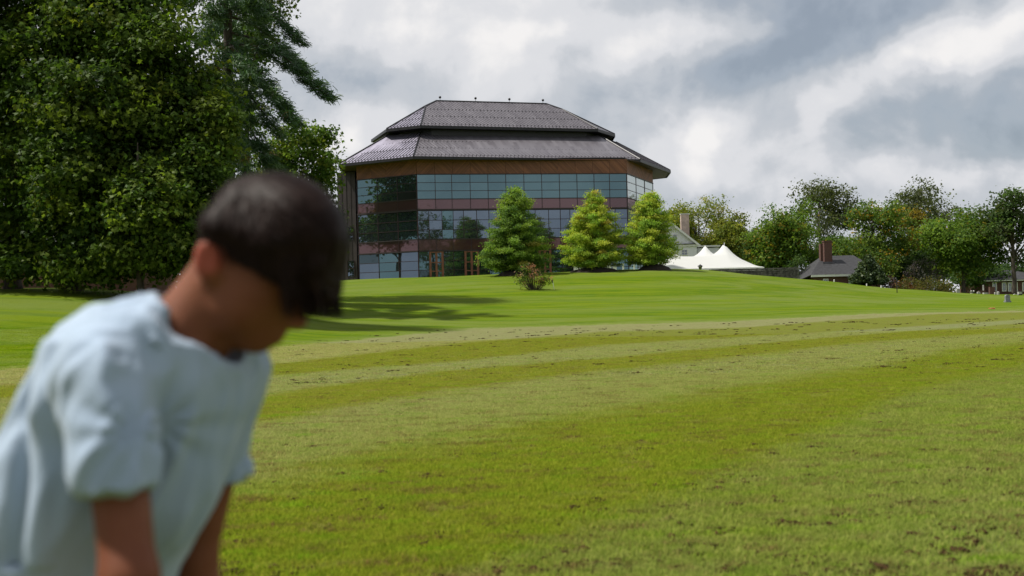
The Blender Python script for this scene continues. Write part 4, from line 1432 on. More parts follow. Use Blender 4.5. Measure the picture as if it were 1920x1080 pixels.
for (x, y, a) in peaks:
    r = np.sqrt((TX - x) ** 2 + ((TYY - y) * .75) ** 2)
    hz = np.maximum(hz, a * (.72 * np.exp(-r / 1.4) + .28 * np.exp(-(r / 3.6) ** 2)))
flo = 1.95 * np.clip((tx1 - TX) / 4.5, 0, 1) ** .8 * np.minimum(1, np.minimum(TYY - ty0, ty1 - TYY) / 4.0)
hz = (hz ** 3 + flo ** 3) ** (1 / 3)
hz = np.minimum(hz, max(a for _, _, a in peaks))
u_ = np.minimum((TX - tx0), (tx1 - TX)).clip(0) / 4.2; v_ = np.minimum(TYY - ty0, ty1 - TYY).clip(0) / 3.2
hz = np.minimum(hz, 3.4 * np.minimum(u_, v_) + .02)
tz = ez + hz
ii_ = np.arange((ny - 1) * nx).reshape(ny - 1, nx)[:, :-1].ravel()
tent = empty('tent', Vector(((tx0 + tx1) / 2, Yt, g)), 'large white peaked pole tent on the hill beside the gabled house', 'tent')
link('canopy', np_mesh('canopy', np.c_[TX.ravel(), TYY.ravel(), tz.ravel()], np.c_[ii_, ii_ + 1, ii_ + nx + 1, ii_ + nx], M['canvas'], True), tent)
for (x, y, a) in peaks:
    k = MB(); k.tube([(x, y, zg(x, y) - .2), (x, y, ez + a + .06)], .06, 7); k.build('pole', M['white_paint'], tent)
for i in range(9):
    x = tx0 + (tx1 - tx0) * i / 8
    for y in (ty0, ty1):
        k = MB(); k.tube([(x, y, zg(x, y) - .2), (x, y, ez)], .04, 6); k.build('pole', M['white_paint'], tent)
for k_, (a, b) in enumerate((((tx0, ty0), (tx1, ty0)), ((tx1, ty0), (tx1, ty1)), ((tx0, ty1), (tx1, ty1)))):
    V, n = [], 40
    for i in range(n + 1):
        f = i / n
        x, y = a[0] + (b[0] - a[0]) * f, a[1] + (b[1] - a[1]) * f
        off = .05 * math.sin(i * 1.7)
        for z in (zg(x, y) - .1, ez - .02):
            V.append((x + (off if a[0] == b[0] else 0), y + (off if a[1] == b[1] else 0), z))
    link('side_wall', np_mesh('side_wall', V, [(2 * i, 2 * i + 2, 2 * i + 3, 2 * i + 1) for i in range(n)], M['canvas'], True), tent)

# white upright panels on the terrace in front of the hall's right part
M['panel_white'] = mat('panel_white', (0.78, 0.78, 0.77), .55, var=.04)
for (x0, x1, y0, lab) in ((1076, 1084, 500, 'wide white board left of the yellowing tree trunk'), (1087, 1091.5, 500, 'narrow white board next left of the yellowing tree trunk'), (1131, 1146, 496, 'widest white board right of the yellowing tree trunk'),
                          (1149, 1156, 499, 'small square white board right of the yellowing tree trunk'), (1167, 1170, 494, 'slim white post on the terrace between two young trees'), (1188, 1190.5, 496, 'thin white post at the foot of the hall corner')):
    a, b = at(x0, 508, 133.0), at(x1, y0, 133.0)
    z0 = zg(a.x, 133.0) - .1
    mb = MB(); mb.box(((a.x + b.x) / 2, 133.0, (z0 + b.z) / 2), (b.x - a.x, .12, b.z - z0))
    mb.box(((a.x + b.x) / 2, 133.0, z0 + .1), (b.x - a.x + .1, .4, .12))
    tag(mb.build('white_board', M['panel_white']), lab, 'board', 'white boards on the terrace')

# garden lantern on its post before the tent
c = at(1313, 500, 140); gz = zg(c.x, 140)
lt = empty('lamp_post', Vector((c.x, 140, gz)), 'black lantern lamp post standing before the white tent', 'lamp post')
zl = at(1313, 505.5, 140).z; zt_ = at(1313, 495, 140).z; hh = zt_ - zl
k = MB(); k.tube([(c.x, 140, gz - .2), (c.x, 140, zl)], .045, 8); k.build('post', M['dark_metal'], lt)
k = MB(); k.lathe([(.09, 0), (.15, .03), (.25, hh * .55), (.22, hh * .56)], (c.x, 140, zl), 8); k.build('lantern_glass', M['window'], lt)
k = MB(); k.lathe([(.36, hh * .57), (.33, hh * .64), (.10, hh * .86), (.03, hh * .9), (.03, hh)], (c.x, 140, zl), 8); k.build('lantern_cap', M['dark_metal'], lt)

# dry stone wall on the brow of the hill
wl = empty('stone_wall', ground_at(1415, 515, 143), 'dark rubble stone wall between the tent and the brick house', 'wall')
xa, xb = at(1330, 510, 143).x, at(1494, 510, 143).x
rs = np.random.default_rng(17)
zt0 = at(1400, 505, 143).z
core = MB(); core.box(((xa + xb) / 2, 143.3, zt0 - 1.6), (xb - xa, .5, 2.9)); core.build('wall_core', M['stone'], wl)
sm_ = MB(); z = zt0 - 2.1; row = 0
while z < zt0 - .12:
    hgt = rs.uniform(.16, .3); x = xa + rs.uniform(-.2, 0)
    while x < xb:
        L = rs.uniform(.25, .62)
        if rs.random() > .02:
            sm_.box((x + L / 2, 143.0 + rs.uniform(-.05, .03), z + hgt / 2), (L - .04, .3, hgt - .035), Matrix.Rotation(rs.normal() * .03, 3, 'Y'))
        x += L
    z += hgt
tag(sm_.build('rubble_stone', M['stone'], wl), kind='stuff')
x = xa
cp = []
while x < xb:
    L = rs.uniform(.5, .8)
    k = MB(); k.box((x + L / 2, 143.25, zt0 + .0 + rs.normal() * .02), (L - .03, .75, .15), Matrix.Rotation(rs.normal() * .02, 3, 'Y')); k.build('coping_stone', M['stone'], wl); x += L

# brick house with hipped slate roof
Y = 164.0
eL, eR = at(1521, 515.5, Y), at(1606, 516, Y)
ze = eL.z
g0 = zg(eL.x, Y) - 1.2
bh = empty('brick_house', Vector(((eL.x + eR.x) / 2 + 2, Y + 5, g0 + 1.2)), 'small dark brick house with hipped slate roof and brick chimney', 'house')
x0, x1 = eL.x + .3, eR.x + 3.5
mb = MB(); mb.prism([(x0, Y), (x1, Y), (x1, Y + 10), (x0 - .2, Y + 10)], g0, ze); mb.build('wall', M['brick'], bh)
lw = at(1494, 524.5, Y + 3)
mb = MB(); mb.prism([(lw.x + .4, Y + 2.2), (x0, Y + 2.2), (x0, Y + 9.5), (lw.x + .4, Y + 9.5)], g0, lw.z - .15); mb.build('wall', M['brick'], bh)
rA, rB = at(1541, 480, Y + 5), at(1600, 480, Y + 5)
rB.z = rA.z
q = [Vector((x0 - .45, Y - .45, ze)), Vector((x1 + .45, Y - .45, ze)), Vector((x1 + .45, Y + 10.4, ze)), Vector((x0 - .45, Y + 10.4, ze))]
rf = MB()
for pl in ([q[0], q[1], rB, rA], [q[1], q[2], rB], [q[2], q[3], rA, rB]): rf.slab(pl, .14)
lo0, lo1 = Vector((lw.x, Y + 1.9, lw.z - .1)), Vector((lw.x, Y + 10, lw.z - .1))
rf.slab([q[0], rA, lo0], .14); rf.slab([rA, q[3], lo1], .14); rf.slab([rA, lo1, lo0], .14)
brf = rf.build('roof', M['slate'], bh)
k = MB(); k.box(((x0 + x1) / 2, Y - .4, ze - .17), (x1 - x0 + .8, .2, .3)); k.build('cornice', M['white_paint'], bh)
c0, c1 = at(1540.5, 490, Y + 3.2), at(1558, 453, Y + 3.2)
k = MB(); k.box(((c0.x + c1.x) / 2 + .15, Y + 3.2, (c0.z + c1.z) / 2 - .4), (c1.x - c0.x - .3, 1.0, c1.z - c0.z + .8))
k.box((c0.x + .2, Y + 3.9, (c0.z + c1.z) / 2 - .5), (.5, .9, c1.z - c0.z + .5)); k.build('chimney', M['brick'], brf)
k = MB(); k.box(((c0.x + c1.x) / 2 + .15, Y + 3.2, c1.z + .05), (c1.x - c0.x - .15, 1.14, .18)); k.build('chimney_cap', M['brick'], brf)
k = MB(); k.box(((c0.x + c1.x) / 2 + .1, Y + 2.75, c0.z - .25), (c1.x - c0.x + .1, .35, .3)); k.build('flashing', M['roof_seam'], brf)
house_window(bh, 1544.5, 524, 1551.5, 532, Y)
house_window(bh, 1592.5, 524, 1599, 533.5, Y)

# cemetery on the right: stones and low brick building
Y = 196.0
a, b = at(1838, 540, Y), at(1965, 540, Y)
g0 = zg(a.x, Y) - .8
fb = empty('far_brick_house', Vector(((a.x + b.x) / 2, Y + 4, g0 + .8)), 'red brick house with white trimmed windows behind the headstones at far right', 'house')
zt_ = at(1890, 524, Y).z
mb = MB(); mb.prism([(a.x, Y), (b.x, Y), (b.x, Y + 9), (a.x, Y + 9)], g0, zt_); mb.build('wall', M['brick'], fb)
mb = MB()
q = [Vector((a.x - .5, Y - .5, zt_)), Vector((b.x + .5, Y - .5, zt_)), Vector((b.x + .5, Y + 9.5, zt_)), Vector((a.x - .5, Y + 9.5, zt_))]
r0_, r1_ = Vector((a.x + 4, Y + 4.5, zt_ + 1.7)), Vector((b.x - 4, Y + 4.5, zt_ + 1.7))
for pl in ([q[0], q[1], r1_, r0_], [q[2], q[3], r0_, r1_], [q[1], q[2], r1_], [q[3], q[0], r0_]): mb.slab(pl, .14)
mb.build('roof', M['slate'], fb)
k = MB(); k.box(((a.x + b.x) / 2, Y - .35, zt_ - .12), (b.x - a.x + .7, .25, .26)); k.build('cornice', M['white_paint'], fb)
for (u0, u1) in ((1862, 1867), (1880, 1885), (1891, 1896), (1902, 1906), (1918, 1923)):
    house_window(fb, u0, 531, u1, 545, Y, fw=.14)


def stone(px, top, bot, hw, Y, kind, mt, label, name='headstone'):
    c = ground_at(px, bot, Y); s = Y / F
    h = (bot - top) * s; w_ = 2 * hw * s
    c.z = min(c.z, at(px, bot, Y).z) if kind != 'x' else c.z
    h = at(px, top, Y).z - c.z
    root = empty(name, c, label, 'monument' if name != 'headstone' else 'headstone', 'stones in the cemetery at right')
    k = MB()
    if kind == 'round':
        n = 8
        pts = [(-w_ / 2, 0), (w_ / 2, 0)] + [(w_ / 2 * math.cos(i * math.pi / n), h - w_ * .3 + w_ * .3 * math.sin(i * math.pi / n)) for i in range(n + 1)]
        vs = [(c.x + x, c.y - .14, c.z + z) for x, z in pts] + [(c.x + x, c.y + .14, c.z + z) for x, z in pts]
        m_ = len(pts); k.add(vs, [tuple(range(m_)), tuple(range(m_, 2 * m_))[::-1]] + [((i + 1) % m_, i, m_ + i, m_ + (i + 1) % m_) for i in range(m_)])
        k.build('tablet', M[mt], root, False)
    elif kind == 'obelisk':
        k.lathe([(w_ * .62, .0), (w_ * .5, h * .93), (w_ * .02, h)], c, 4); k.build('shaft', M[mt], root)
    elif kind == 'pillar':
        k.lathe([(w_ * .5, 0), (w_ * .5, h * .78), (w_ * .56, h * .8), (w_ * .56, h * .86), (w_ * .4, h * .95), (w_ * .1, h)], c, 12); k.build('shaft', M[mt], root, False)
    else:
        k.box(c + Vector((0, 0, h / 2)), (w_, .5, h)); k.build('tablet', M[mt], root)
    k = MB(); k.box(c + Vector((0, 0, .06)), (w_ + .10, .5, .2)); k.build('base', M['granite'], root)


stone(1796.3, 541, 554, 3.0, 158, 'round', 'headstone', 'tallest round topped white headstone at the left end of the cemetery')
stone(1835, 547, 557, 2.8, 162, 'round', 'headstone', 'pale rounded headstone left of the brown square block')
stone(1848, 548.5, 557, 4.2, 163, 'block', 'headstone', 'wide weathered headstone right of the white obelisk')
stone(1844, 534, 553, 1.6, 172, 'obelisk', 'headstone', 'thin white obelisk with broad foot among the headstones', 'obelisk')
stone(1841, 545, 557, 6.0, 171, 'block', 'brick', 'brown square tomb block at the foot of the white obelisk', 'tomb_block')
stone(1860, 538, 557, 4.8, 169, 'block', 'brick', 'brick gate pier with pale cap among the headstones', 'brick_pier')
stone(1871.5, 546.5, 556.5, 2.3, 162, 'pillar', 'headstone', 'white domed pillar stone right of the brick pier', 'pillar_stone')
stone(1866.5, 548, 556, 1.6, 164, 'round', 'headstone', 'narrow pale headstone beside the domed pillar stone')
stone(1822, 549, 555, 1.6, 165, 'block', 'headstone', 'small pale marker under the twin lamps')
stone(1912, 547, 553, 3.2, 160, 'block', 'headstone', 'broad pale headstone at the right edge, before the bare trunk')
stone(1903, 551, 555, 2.4, 165, 'round', 'headstone', 'low pale headstone right of the grey stone post')
stone(1786, 548, 553, 2.6, 162, 'round', 'granite', 'small grey headstone left of the tallest white one')
stone(1889, 552.5, 567, 4.2, 110, 'round', 'granite', 'grey rounded stone tablet standing alone on the lawn at far right')
for (px, py, Y, lab) in ((1564, 526, 140, 'white marker stub on the brow before the brick house window'), (1625, 533, 140, 'white marker stub below the little fir'), (1652, 536, 140, 'white marker stub with dark top before the purple bush')):
    c = ground_at(px, py, Y); s = Y / F
    h = at(px, py, Y).z - c.z
    k = MB(); k.lathe([(.075, -.1), (.075, max(h - .03, .25)), (.05, max(h, .3))], c, 10)
    tag(k.build('marker_stub', M['white_paint'], None, False), lab, 'marker', 'white marker stubs on the brow')
c = ground_at(1682, 549, 126); ht = at(1682, 524, 126).z - c.z
pp = empty('post', c, 'slim dark post standing on the lawn before the russet bushes', 'post')
k = MB(); k.tube([c - Vector((0, 0, .2)), c + Vector((0, 0, ht - .25))], .05, 8); k.build('shaft', M['dark_metal'], pp)
k = MB(); k.lathe([(.06, ht - .25), (.10, ht - .22), (.10, ht - .05), (.04, ht)], c, 8); k.build('cap', M['dark_metal'], pp)
# twin globe lamp among the stones
c = ground_at(1823.5, 555, 170)
tl = empty('twin_lamp', c, 'dark post with two pale globes among the headstones', 'lamp')
ht = at(1823.5, 545, 170).z - c.z
k = MB(); k.tube([c - Vector((0, 0, .1)), c + Vector((0, 0, ht - .3))], .07, 7); k.box(c + Vector((0, 0, ht - .3)), (.5, .08, .08)); k.build('post', M['dark_metal'], tl)
for sx in (-.18, .18):
    k = MB(); k.lathe([(.03, -.1), (.12, -.04), (.14, .04), (.1, .13), (.02, .17)], c + Vector((sx, 0, ht - .12)), 10); k.build('globe', M['headstone'], tl, True)
# orange ring lying on the lawn
c = ground_at(1860, 585, 88)
M['orange'] = mat('orange_plastic', (0.42, 0.15, 0.04), .5)
bpy_m = MB()
n1_, n2_ = 20, 8
vs = [(c.x + (0.2 + .05 * math.cos(2 * math.pi * j / n2_)) * math.cos(2 * math.pi * i / n1_), c.y + (0.2 + .05 * math.cos(2 * math.pi * j / n2_)) * math.sin(2 * math.pi * i / n1_), c.z + .045 + .05 * math.sin(2 * math.pi * j / n2_)) for i in range(n1_) for j in range(n2_)]
bpy_m.add(vs, [(i * n2_ + j, ((i + 1) % n1_) * n2_ + j, ((i + 1) % n1_) * n2_ + (j + 1) % n2_, i * n2_ + (j + 1) % n2_) for i in range(n1_) for j in range(n2_)])
tag(bpy_m.build('ground_ring', M['orange'], None, True), 'small orange ring lying flat on the lawn before the grey stone tablet', 'ring')

# ------------------------------------------------------------------ the person: smooth blended volumes, meshed
class Vol:
    def __init__(self, lo, hi, h):
        self.h = h
        self.lo = np.array(lo, float)
        self.n = np.ceil((np.array(hi) - self.lo) / h).astype(int) + 1
        self.ax = [self.lo[i] + h * np.arange(self.n[i]) for i in range(3)]
        self.D = np.full(self.n, 0.08, np.float32)

    def region(self, lo, hi):
        a = np.clip(np.floor((np.array(lo) - self.lo) / self.h).astype(int), 0, self.n)
        b = np.clip(np.ceil((np.array(hi) - self.lo) / self.h).astype(int) + 1, 0, self.n)
        s = tuple(slice(i, j) for i, j in zip(a, b))
        g = np.meshgrid(*[self.ax[i][s[i]] for i in range(3)], indexing='ij', sparse=True)
        return s, g

    def put(self, s, d, k, sub=False):
        if d.size == 0: return
        D = self.D[s]
        if sub:
            d = -d
            hh = np.maximum(k - np.abs(D - d), 0) / k
            self.D[s] = np.maximum(D, d) + hh * hh * k / 4
        else:
            hh = np.maximum(k - np.abs(D - d), 0) / k
            self.D[s] = np.minimum(D, d) - hh * hh * k / 4

    def cone(self, a, b, r1, r2, k=.02, sub=False):
        a, b = np.array(a, float), np.array(b, float)
        m_ = max(r1, r2) + .06
        s, (x, y, z) = self.region(np.minimum(a, b) - m_, np.maximum(a, b) + m_)
        ab = b - a
        L = max((ab ** 2).sum(), 1e-9)
        t = np.clip(((x - a[0]) * ab[0] + (y - a[1]) * ab[1] + (z - a[2]) * ab[2]) / L, 0, 1)
        d = np.sqrt((x - a[0] - t * ab[0]) ** 2 + (y - a[1] - t * ab[1]) ** 2 + (z - a[2] - t * ab[2]) ** 2) - (r1 + (r2 - r1) * t)
        self.put(s, d.astype(np.float32), k, sub)

    def ell(self, c, r, k=.02, rot=None, sub=False):
        """ellipsoid; ROT: 3x3 whose rows are its axes"""
        c, r = np.array(c, float), np.array(r, float)
        m_ = r.max() + .06
        s, (x, y, z) = self.region(c - m_, c + m_)
        q = [x - c[0], y - c[1], z - c[2]]
        if rot is not None: q = [q[0] * rot[i][0] + q[1] * rot[i][1] + q[2] * rot[i][2] for i in range(3)]
        k0 = np.sqrt(sum((q[i] / r[i]) ** 2 for i in range(3)))
        k1 = np.sqrt(sum((q[i] / r[i] ** 2) ** 2 for i in range(3))) + 1e-6
        self.put(s, (k0 * (k0 - 1) / k1).astype(np.float32), k, sub)

    def half(self, o, n, k=.006):
        """cut away what lies beyond the plane through O with normal N"""
        o, n = np.array(o, float), np.array(n, float)
        n /= np.linalg.norm(n)
        g = np.meshgrid(*self.ax, indexing='ij', sparse=True)
        d = (g[0] - o[0]) * n[0] + (g[1] - o[1]) * n[1] + (g[2] - o[2]) * n[2]
        self.D = np.maximum(self.D, d.astype(np.float32))

    def mesh(self, smooth=3):
        D = self.D
        n = D.shape
        ins = D < 0
        corners = [(i, j, k) for i in (0, 1) for j in (0, 1) for k in (0, 1)]
        sl = lambda o: tuple(slice(o[a], n[a] - 1 + o[a]) for a in range(3))
        cnt = sum(ins[sl(o)].astype(np.int8) for o in corners)
        act = (cnt > 0) & (cnt < 8)
        ids = np.full(act.shape, -1, np.int64)
        cell = np.argwhere(act)
        ids[act] = np.arange(len(cell))
        acc = np.zeros((len(cell), 3)); num = np.zeros(len(cell))
        ci = cell.T
        for ax in range(3):
            for o in corners:
                if o[ax]: continue
                o2 = list(o); o2[ax] = 1
                d0 = D[ci[0] + o[0], ci[1] + o[1], ci[2] + o[2]].astype(float)
                d1 = D[ci[0] + o2[0], ci[1] + o2[1], ci[2] + o2[2]].astype(float)
                x = (d0 < 0) != (d1 < 0)
                t = np.where(x, d0 / np.where(x, d0 - d1, 1), 0)
                p = np.tile(np.array(o, float), (len(cell), 1)); p[:, ax] += t
                acc[x] += p[x]; num[x] += 1
        V = self.lo + self.h * (cell + acc / num[:, None])
        quads = []
        for ax in range(3):
            a1, a2 = [(1, 2), (2, 0), (0, 1)][ax]
            s0 = [slice(1, n[a] - 1) for a in range(3)]; s0[ax] = slice(0, n[ax] - 1)
            s1 = list(s0); s1[ax] = slice(1, n[ax])
            i0, i1 = ins[tuple(s0)], ins[tuple(s1)]
            for m_, flip in ((i0 & ~i1, False), (~i0 & i1, True)):
                e = np.argwhere(m_)
                e += np.array([1 if a != ax else 0 for a in range(3)])
                def cid(d1, d2):
                    q = e.copy(); q[:, a1] += d1; q[:, a2] += d2
                    return ids[q[:, 0], q[:, 1], q[:, 2]]
                f = np.stack([cid(-1, -1), cid(0, -1), cid(0, 0), cid(-1, 0)], 1)
                quads.append(f[:, ::-1] if flip else f)
        Q = np.concatenate(quads)
        Q = Q[(Q >= 0).all(1)]
        ed = np.concatenate([Q[:, [i, (i + 1) % 4]] for i in range(4)])
        for _ in range(smooth):
            S = np.zeros_like(V); c = np.zeros(len(V))
            for a in range(3): S[:, a] = np.bincount(ed[:, 0], V[ed[:, 1], a], len(V)) + np.bincount(ed[:, 1], V[ed[:, 0], a], len(V))
            c = np.bincount(ed[:, 0], minlength=len(V)) + np.bincount(ed[:, 1], minlength=len(V))
            V = V * .45 + .55 * S / np.maximum(c, 1)[:, None]
        return V, Q


YH = 1.72                                                # the head's middle plane
PX = YH / F                                              # metres per photo pixel there


def hp(px, py, w=0.0):
    """spot on the head: photo pixel, W pixels across the head (negative: towards us)"""
    p = at(px, py, YH)
    return np.array((p.x, YH + w * PX, p.z))


def pt(px, py, Y): return np.array(at(px, py, Y))


m, t, p, out = new_mat('skin')
gp = t.new('ShaderNodeNewGeometry').outputs['Position']
sk_ = t.mix(t.step(t.noise(gp, 12, 4), .3, .7), (0.150, 0.046, 0.020), (0.190, 0.066, 0.031))
for q_, r_, c_ in ([(hp(412, 490, s_ * 96), .034, (0.34, 0.075, 0.048)) for s_ in (-1, 1)] + [(hp(520, 629), .016, (0.22, 0.055, 0.045)), (hp(556, 602), .022, (0.26, 0.085, 0.055)), (hp(372, 570), .06, (0.24, 0.085, 0.050))]):  # backlit red of the ears painted in; lips, nose and neck also redder
    sk_ = t.mix(t.m('MULTIPLY', t.step(t.vm('DISTANCE', gp, tuple(q_)), r_, r_ * .4), .85), sk_, c_)
t.put(p.inputs['Base Color'], sk_)
p.inputs['Roughness'].default_value = .62
p.inputs['Specular IOR Level'].default_value = .25
p.inputs['Subsurface Weight'].default_value = .2
p.inputs['Subsurface Radius'].default_value = (.012, .004, .002)
p.inputs['Subsurface Scale'].default_value = 1.0
M['skin'] = m

# joints
shN, shF = pt(205, 730, 1.585), pt(438, 708, 1.86)
elN, elF = pt(243, 1085, 1.50), pt(362, 1050, 1.86)
knN, knF = np.array((-.53, 1.60, .47)), np.array((-.47, 1.88, .47))
haN, haF = np.array((-.545, 1.555, .575)), np.array((-.49, 1.875, .575))
hiN, hiF = np.array((-.80, 1.63, .76)), np.array((-.76, 1.83, .76))
anN, anF = np.array((-.68, 1.58, .09)), np.array((-.62, 1.90, .09))
neckB, chest = hp(352, 622), pt(270, 720, 1.725)

body = Vol((-1.0, 1.38, .0), (-.22, 2.05, 1.47), .0055)
# head
body.ell(hp(500, 445), (112 * PX, 88 * PX, 106 * PX), .03)
body.ell(hp(497, 535), (66 * PX, 74 * PX, 74 * PX), .04)
body.cone(hp(470, 560, -34), hp(470, 560, 34), .040, .040, .04)          # cheeks
body.cone(hp(455, 590, -44), hp(470, 622, -12), .030, .022, .03)
body.cone(hp(455, 590, 44), hp(470, 622, 12), .030, .022, .03)           # jaw
body.cone(hp(484, 634, -10), hp(484, 634, 10), .019, .019, .022)         # chin
body.ell(hp(505, 600), (30 * PX, 34 * PX, 32 * PX), .03)                 # muzzle
body.cone(hp(545, 532, -32), hp(545, 532, 32), .016, .016, .02)          # brow
for s_ in (-1, 1):
    body.ell(hp(545, 556, s_ * 38), (14 * PX, 20 * PX, 13 * PX), .012, sub=True)
    body.ell(hp(533, 556, s_ * 36), (16 * PX, 20 * PX, 13 * PX), .006)   # lids
    body.ell(hp(549, 606, s_ * 11), (11 * PX, 9 * PX, 8 * PX), .008)     # nostril wings
body.cone(hp(546, 556), hp(563, 602), .009, .0130, .012)                 # nose
body.cone(hp(527, 622, -15), hp(527, 622, 15), .0080, .0080, .005)
body.cone(hp(518, 636, -13), hp(518, 636, 13), .0085, .0085, .005)         # lips
for s_ in (-1, 1):                                                       # ears
    body.ell(hp(412, 490, s_ * 94), (25 * PX, 11 * PX, 38 * PX), .008)
    body.ell(hp(418, 490, s_ * 105), (11 * PX, 7 * PX, 18 * PX), .005, sub=True)
    body.ell(hp(420, 520, s_ * 86), (11 * PX, 7 * PX, 12 * PX), .006)
body.cone(hp(425, 520), hp(352, 625), .054, .060, .035)                  # neck
# trunk
body.cone(hp(335, 655), pt(255, 760, 1.725), .055, .080, .04)
body.cone(pt(255, 760, 1.725), pt(100, 1080, 1.73), .080, .090, .04)
body.cone(pt(225, 715, 1.62), pt(410, 705, 1.83), .042, .040, .04)
body.cone(pt(60, 1100, 1.68), pt(60, 1100, 1.80), .12, .12, .06)
for sh, el, ha, kn, hi, an, sg in ((shN, elN, haN, knN, hiN, anN, -1), (shF, elF, haF, knF, hiF, anF, 1)):
    body.cone(sh, sh + (el - sh) * .35, .043, .040, .02)
    body.cone(sh + (el - sh) * .3, el, .040, .036, .02)
    wr = ha + np.array((-.035, 0, .055))
    body.cone(el, el + (wr - el) * .3, .037, .039, .02)
    body.cone(el + (wr - el) * .3, wr, .038, .025, .02)
    # hand laid on the knee: palm, four fingers and thumb curled over it
    fw = kn - ha; fw = fw / np.linalg.norm(fw)
    dn = np.array((.45, 0, -.89))
    body.cone(wr, ha + dn * .012, .024, .026, .012)
    for i, (off, L) in enumerate(((-.033, .062), (-.011, .072), (.011, .068), (.032, .052))):
        k0 = ha + dn * .03 + np.array((.012, off, .0))
        k1 = k0 + np.array((.028, off * .12, -.012)) * (L / .06)
        k2 = k1 + np.array((.010, off * .10, -.030)) * (L / .06)
        k3 = k2 + np.array((-.004, 0, -.022)) * (L / .06)
        body.cone(ha + np.array((0, off * .6, 0)), k0, .0115, .0100, .008)
        body.cone(k0, k1, .0098, .0090, .004); body.cone(k1, k2, .0090, .0082, .003); body.cone(k2, k3, .0082, .0074, .003)
    th0 = ha + np.array((-.005, -sg * .028, .012))
    th1 = th0 + np.array((.022, -sg * .026, -.022)); th2 = th1 + np.array((.018, -sg * .008, -.026))
    body.cone(th0, th1, .014, .0115, .010); body.cone(th1, th2, .0115, .0095, .004)
    # legs and feet
    body.cone(hi, kn, .086, .058, .05)
    body.cone(kn, kn + (an - kn) * .35, .054, .055, .02)
    body.cone(kn + (an - kn) * .35, an, .054, .036, .02)
    body.cone(an + np.array((-.03, 0, -.045)), an + np.array((.12, 0, -.055)), .034, .026, .02)
V, Q = body.mesh(3)
person = empty('person', Vector((-.64, 1.74, 0)), 'person in pale grey blue t-shirt bending forward with head bowed, hands on knees', 'person')
link('body', np_mesh('body', V, Q, M['skin'], True), person)

# ---- t-shirt
m, t, p, out = new_mat('tshirt_cotton')
gp = t.new('ShaderNodeNewGeometry').outputs['Position']
t.put(p.inputs['Base Color'], t.mix(t.step(t.noise(gp, 5, 3), .3, .7), (0.285, 0.365, 0.475), (0.33, 0.41, 0.515)))
p.inputs['Roughness'].default_value = .9
p.inputs['Sheen Weight'].default_value = .15
b_ = t.new('ShaderNodeBump'); b_.inputs['Strength'].default_value = .25; b_.inputs['Distance'].default_value = .004
t.put(b_.inputs['Height'], t.noise(gp, 220, 2)); t.l.new(b_.outputs[0], p.inputs['Normal'])
M['shirt'] = m
sh = Vol((-1.05, 1.40, .62), (-.33, 2.05, 1.34), .0055)
lat = np.array((.025, .048, 0.0))
for sg in (-1, 1):
    o = lat * sg
    sh.cone(pt(268, 698, 1.725) + o, pt(240, 745, 1.725) + o, .096, .102, .035)
    sh.cone(pt(240, 745, 1.725) + o, pt(172, 915, 1.73) + o, .102, .116, .035)
    sh.cone(pt(172, 915, 1.73) + o, pt(95, 1110, 1.73) + o, .116, .126, .04)
sh.cone(pt(300, 655, 1.71), pt(352, 668, 1.74), .076, .060, .05)
sh.cone(pt(222, 690, 1.60), pt(318, 650, 1.70), .060, .056, .04)
sh.cone(pt(340, 655, 1.74), pt(440, 692, 1.85), .054, .048, .05)
sh.cone(pt(385, 735, 1.80), pt(335, 820, 1.79), .070, .065, .05)
sh.cone(pt(325, 740, 1.715), pt(262, 900, 1.72), .098, .112, .05)
# sleeves
sh.cone(pt(196, 728, 1.565), pt(220, 955, 1.505), .067, .047, .012)
sh.cone(pt(440, 698, 1.865), pt(418, 880, 1.865), .052, .045, .014)
# sagging cloth low at the front and back
sh.cone(pt(300, 870, 1.76), pt(225, 1060, 1.74), .070, .070, .04)
sh.cone(pt(60, 900, 1.72), pt(5, 1060, 1.72), .055, .075, .04)
D0 = sh.D.copy()
cb = Vol((-1.05, 1.40, .62), (-.33, 2.05, 1.34), .0055)
# openings: neck, sleeve ends, hem
for v_, s_ in ((sh, True), (cb, False)):
    v_.cone(hp(440, 540), hp(352, 632), .072, .074, .006, sub=s_)
    v_.cone(hp(400, 600), hp(384, 640), .076, .060, .01, sub=s_)
    v_.cone(hp(382, 592, -150), hp(382, 600, -20), .035, .035, .012, sub=s_)
cb.D = np.maximum(np.maximum(D0 - .0035, cb.D - .017), -cb.D + .001)



def cut_below(vol, a, b, r, o, nrm):
    """trim the part of VOL inside the capsule a-b of radius r that lies beyond a plane"""
    s, (x, y, z) = vol.region(np.minimum(a, b) - r, np.maximum(a, b) + r)
    ab = b - a
    tt = np.clip(((x - a[0]) * ab[0] + (y - a[1]) * ab[1] + (z - a[2]) * ab[2]) / (ab ** 2).sum(), 0, 1)
    d = np.sqrt((x - a[0] - tt * ab[0]) ** 2 + (y - a[1] - tt * ab[1]) ** 2 + (z - a[2] - tt * ab[2]) ** 2) - r
    pl = (x - o[0]) * nrm[0] + (y - o[1]) * nrm[1] + (z - o[2]) * nrm[2]
    reg = np.maximum(d, -pl)
    vol.D[s] = np.maximum(vol.D[s], -reg.astype(np.float32))


hN, hF = pt(220, 922, 1.50), pt(424, 853, 1.865)
nN = np.array((.10, 0, -1.0)); nN /= np.linalg.norm(nN)
cut_below(sh, pt(222, 930, 1.50), pt(225, 1010, 1.49), .064, hN, nN)
cut_below(sh, pt(418, 880, 1.875), pt(416, 920, 1.875), .043, hF, np.array((-.2, 0, -.98)))
sh.half((0, 0, .70), (0, 0, -1))
V, Q = sh.mesh(3)
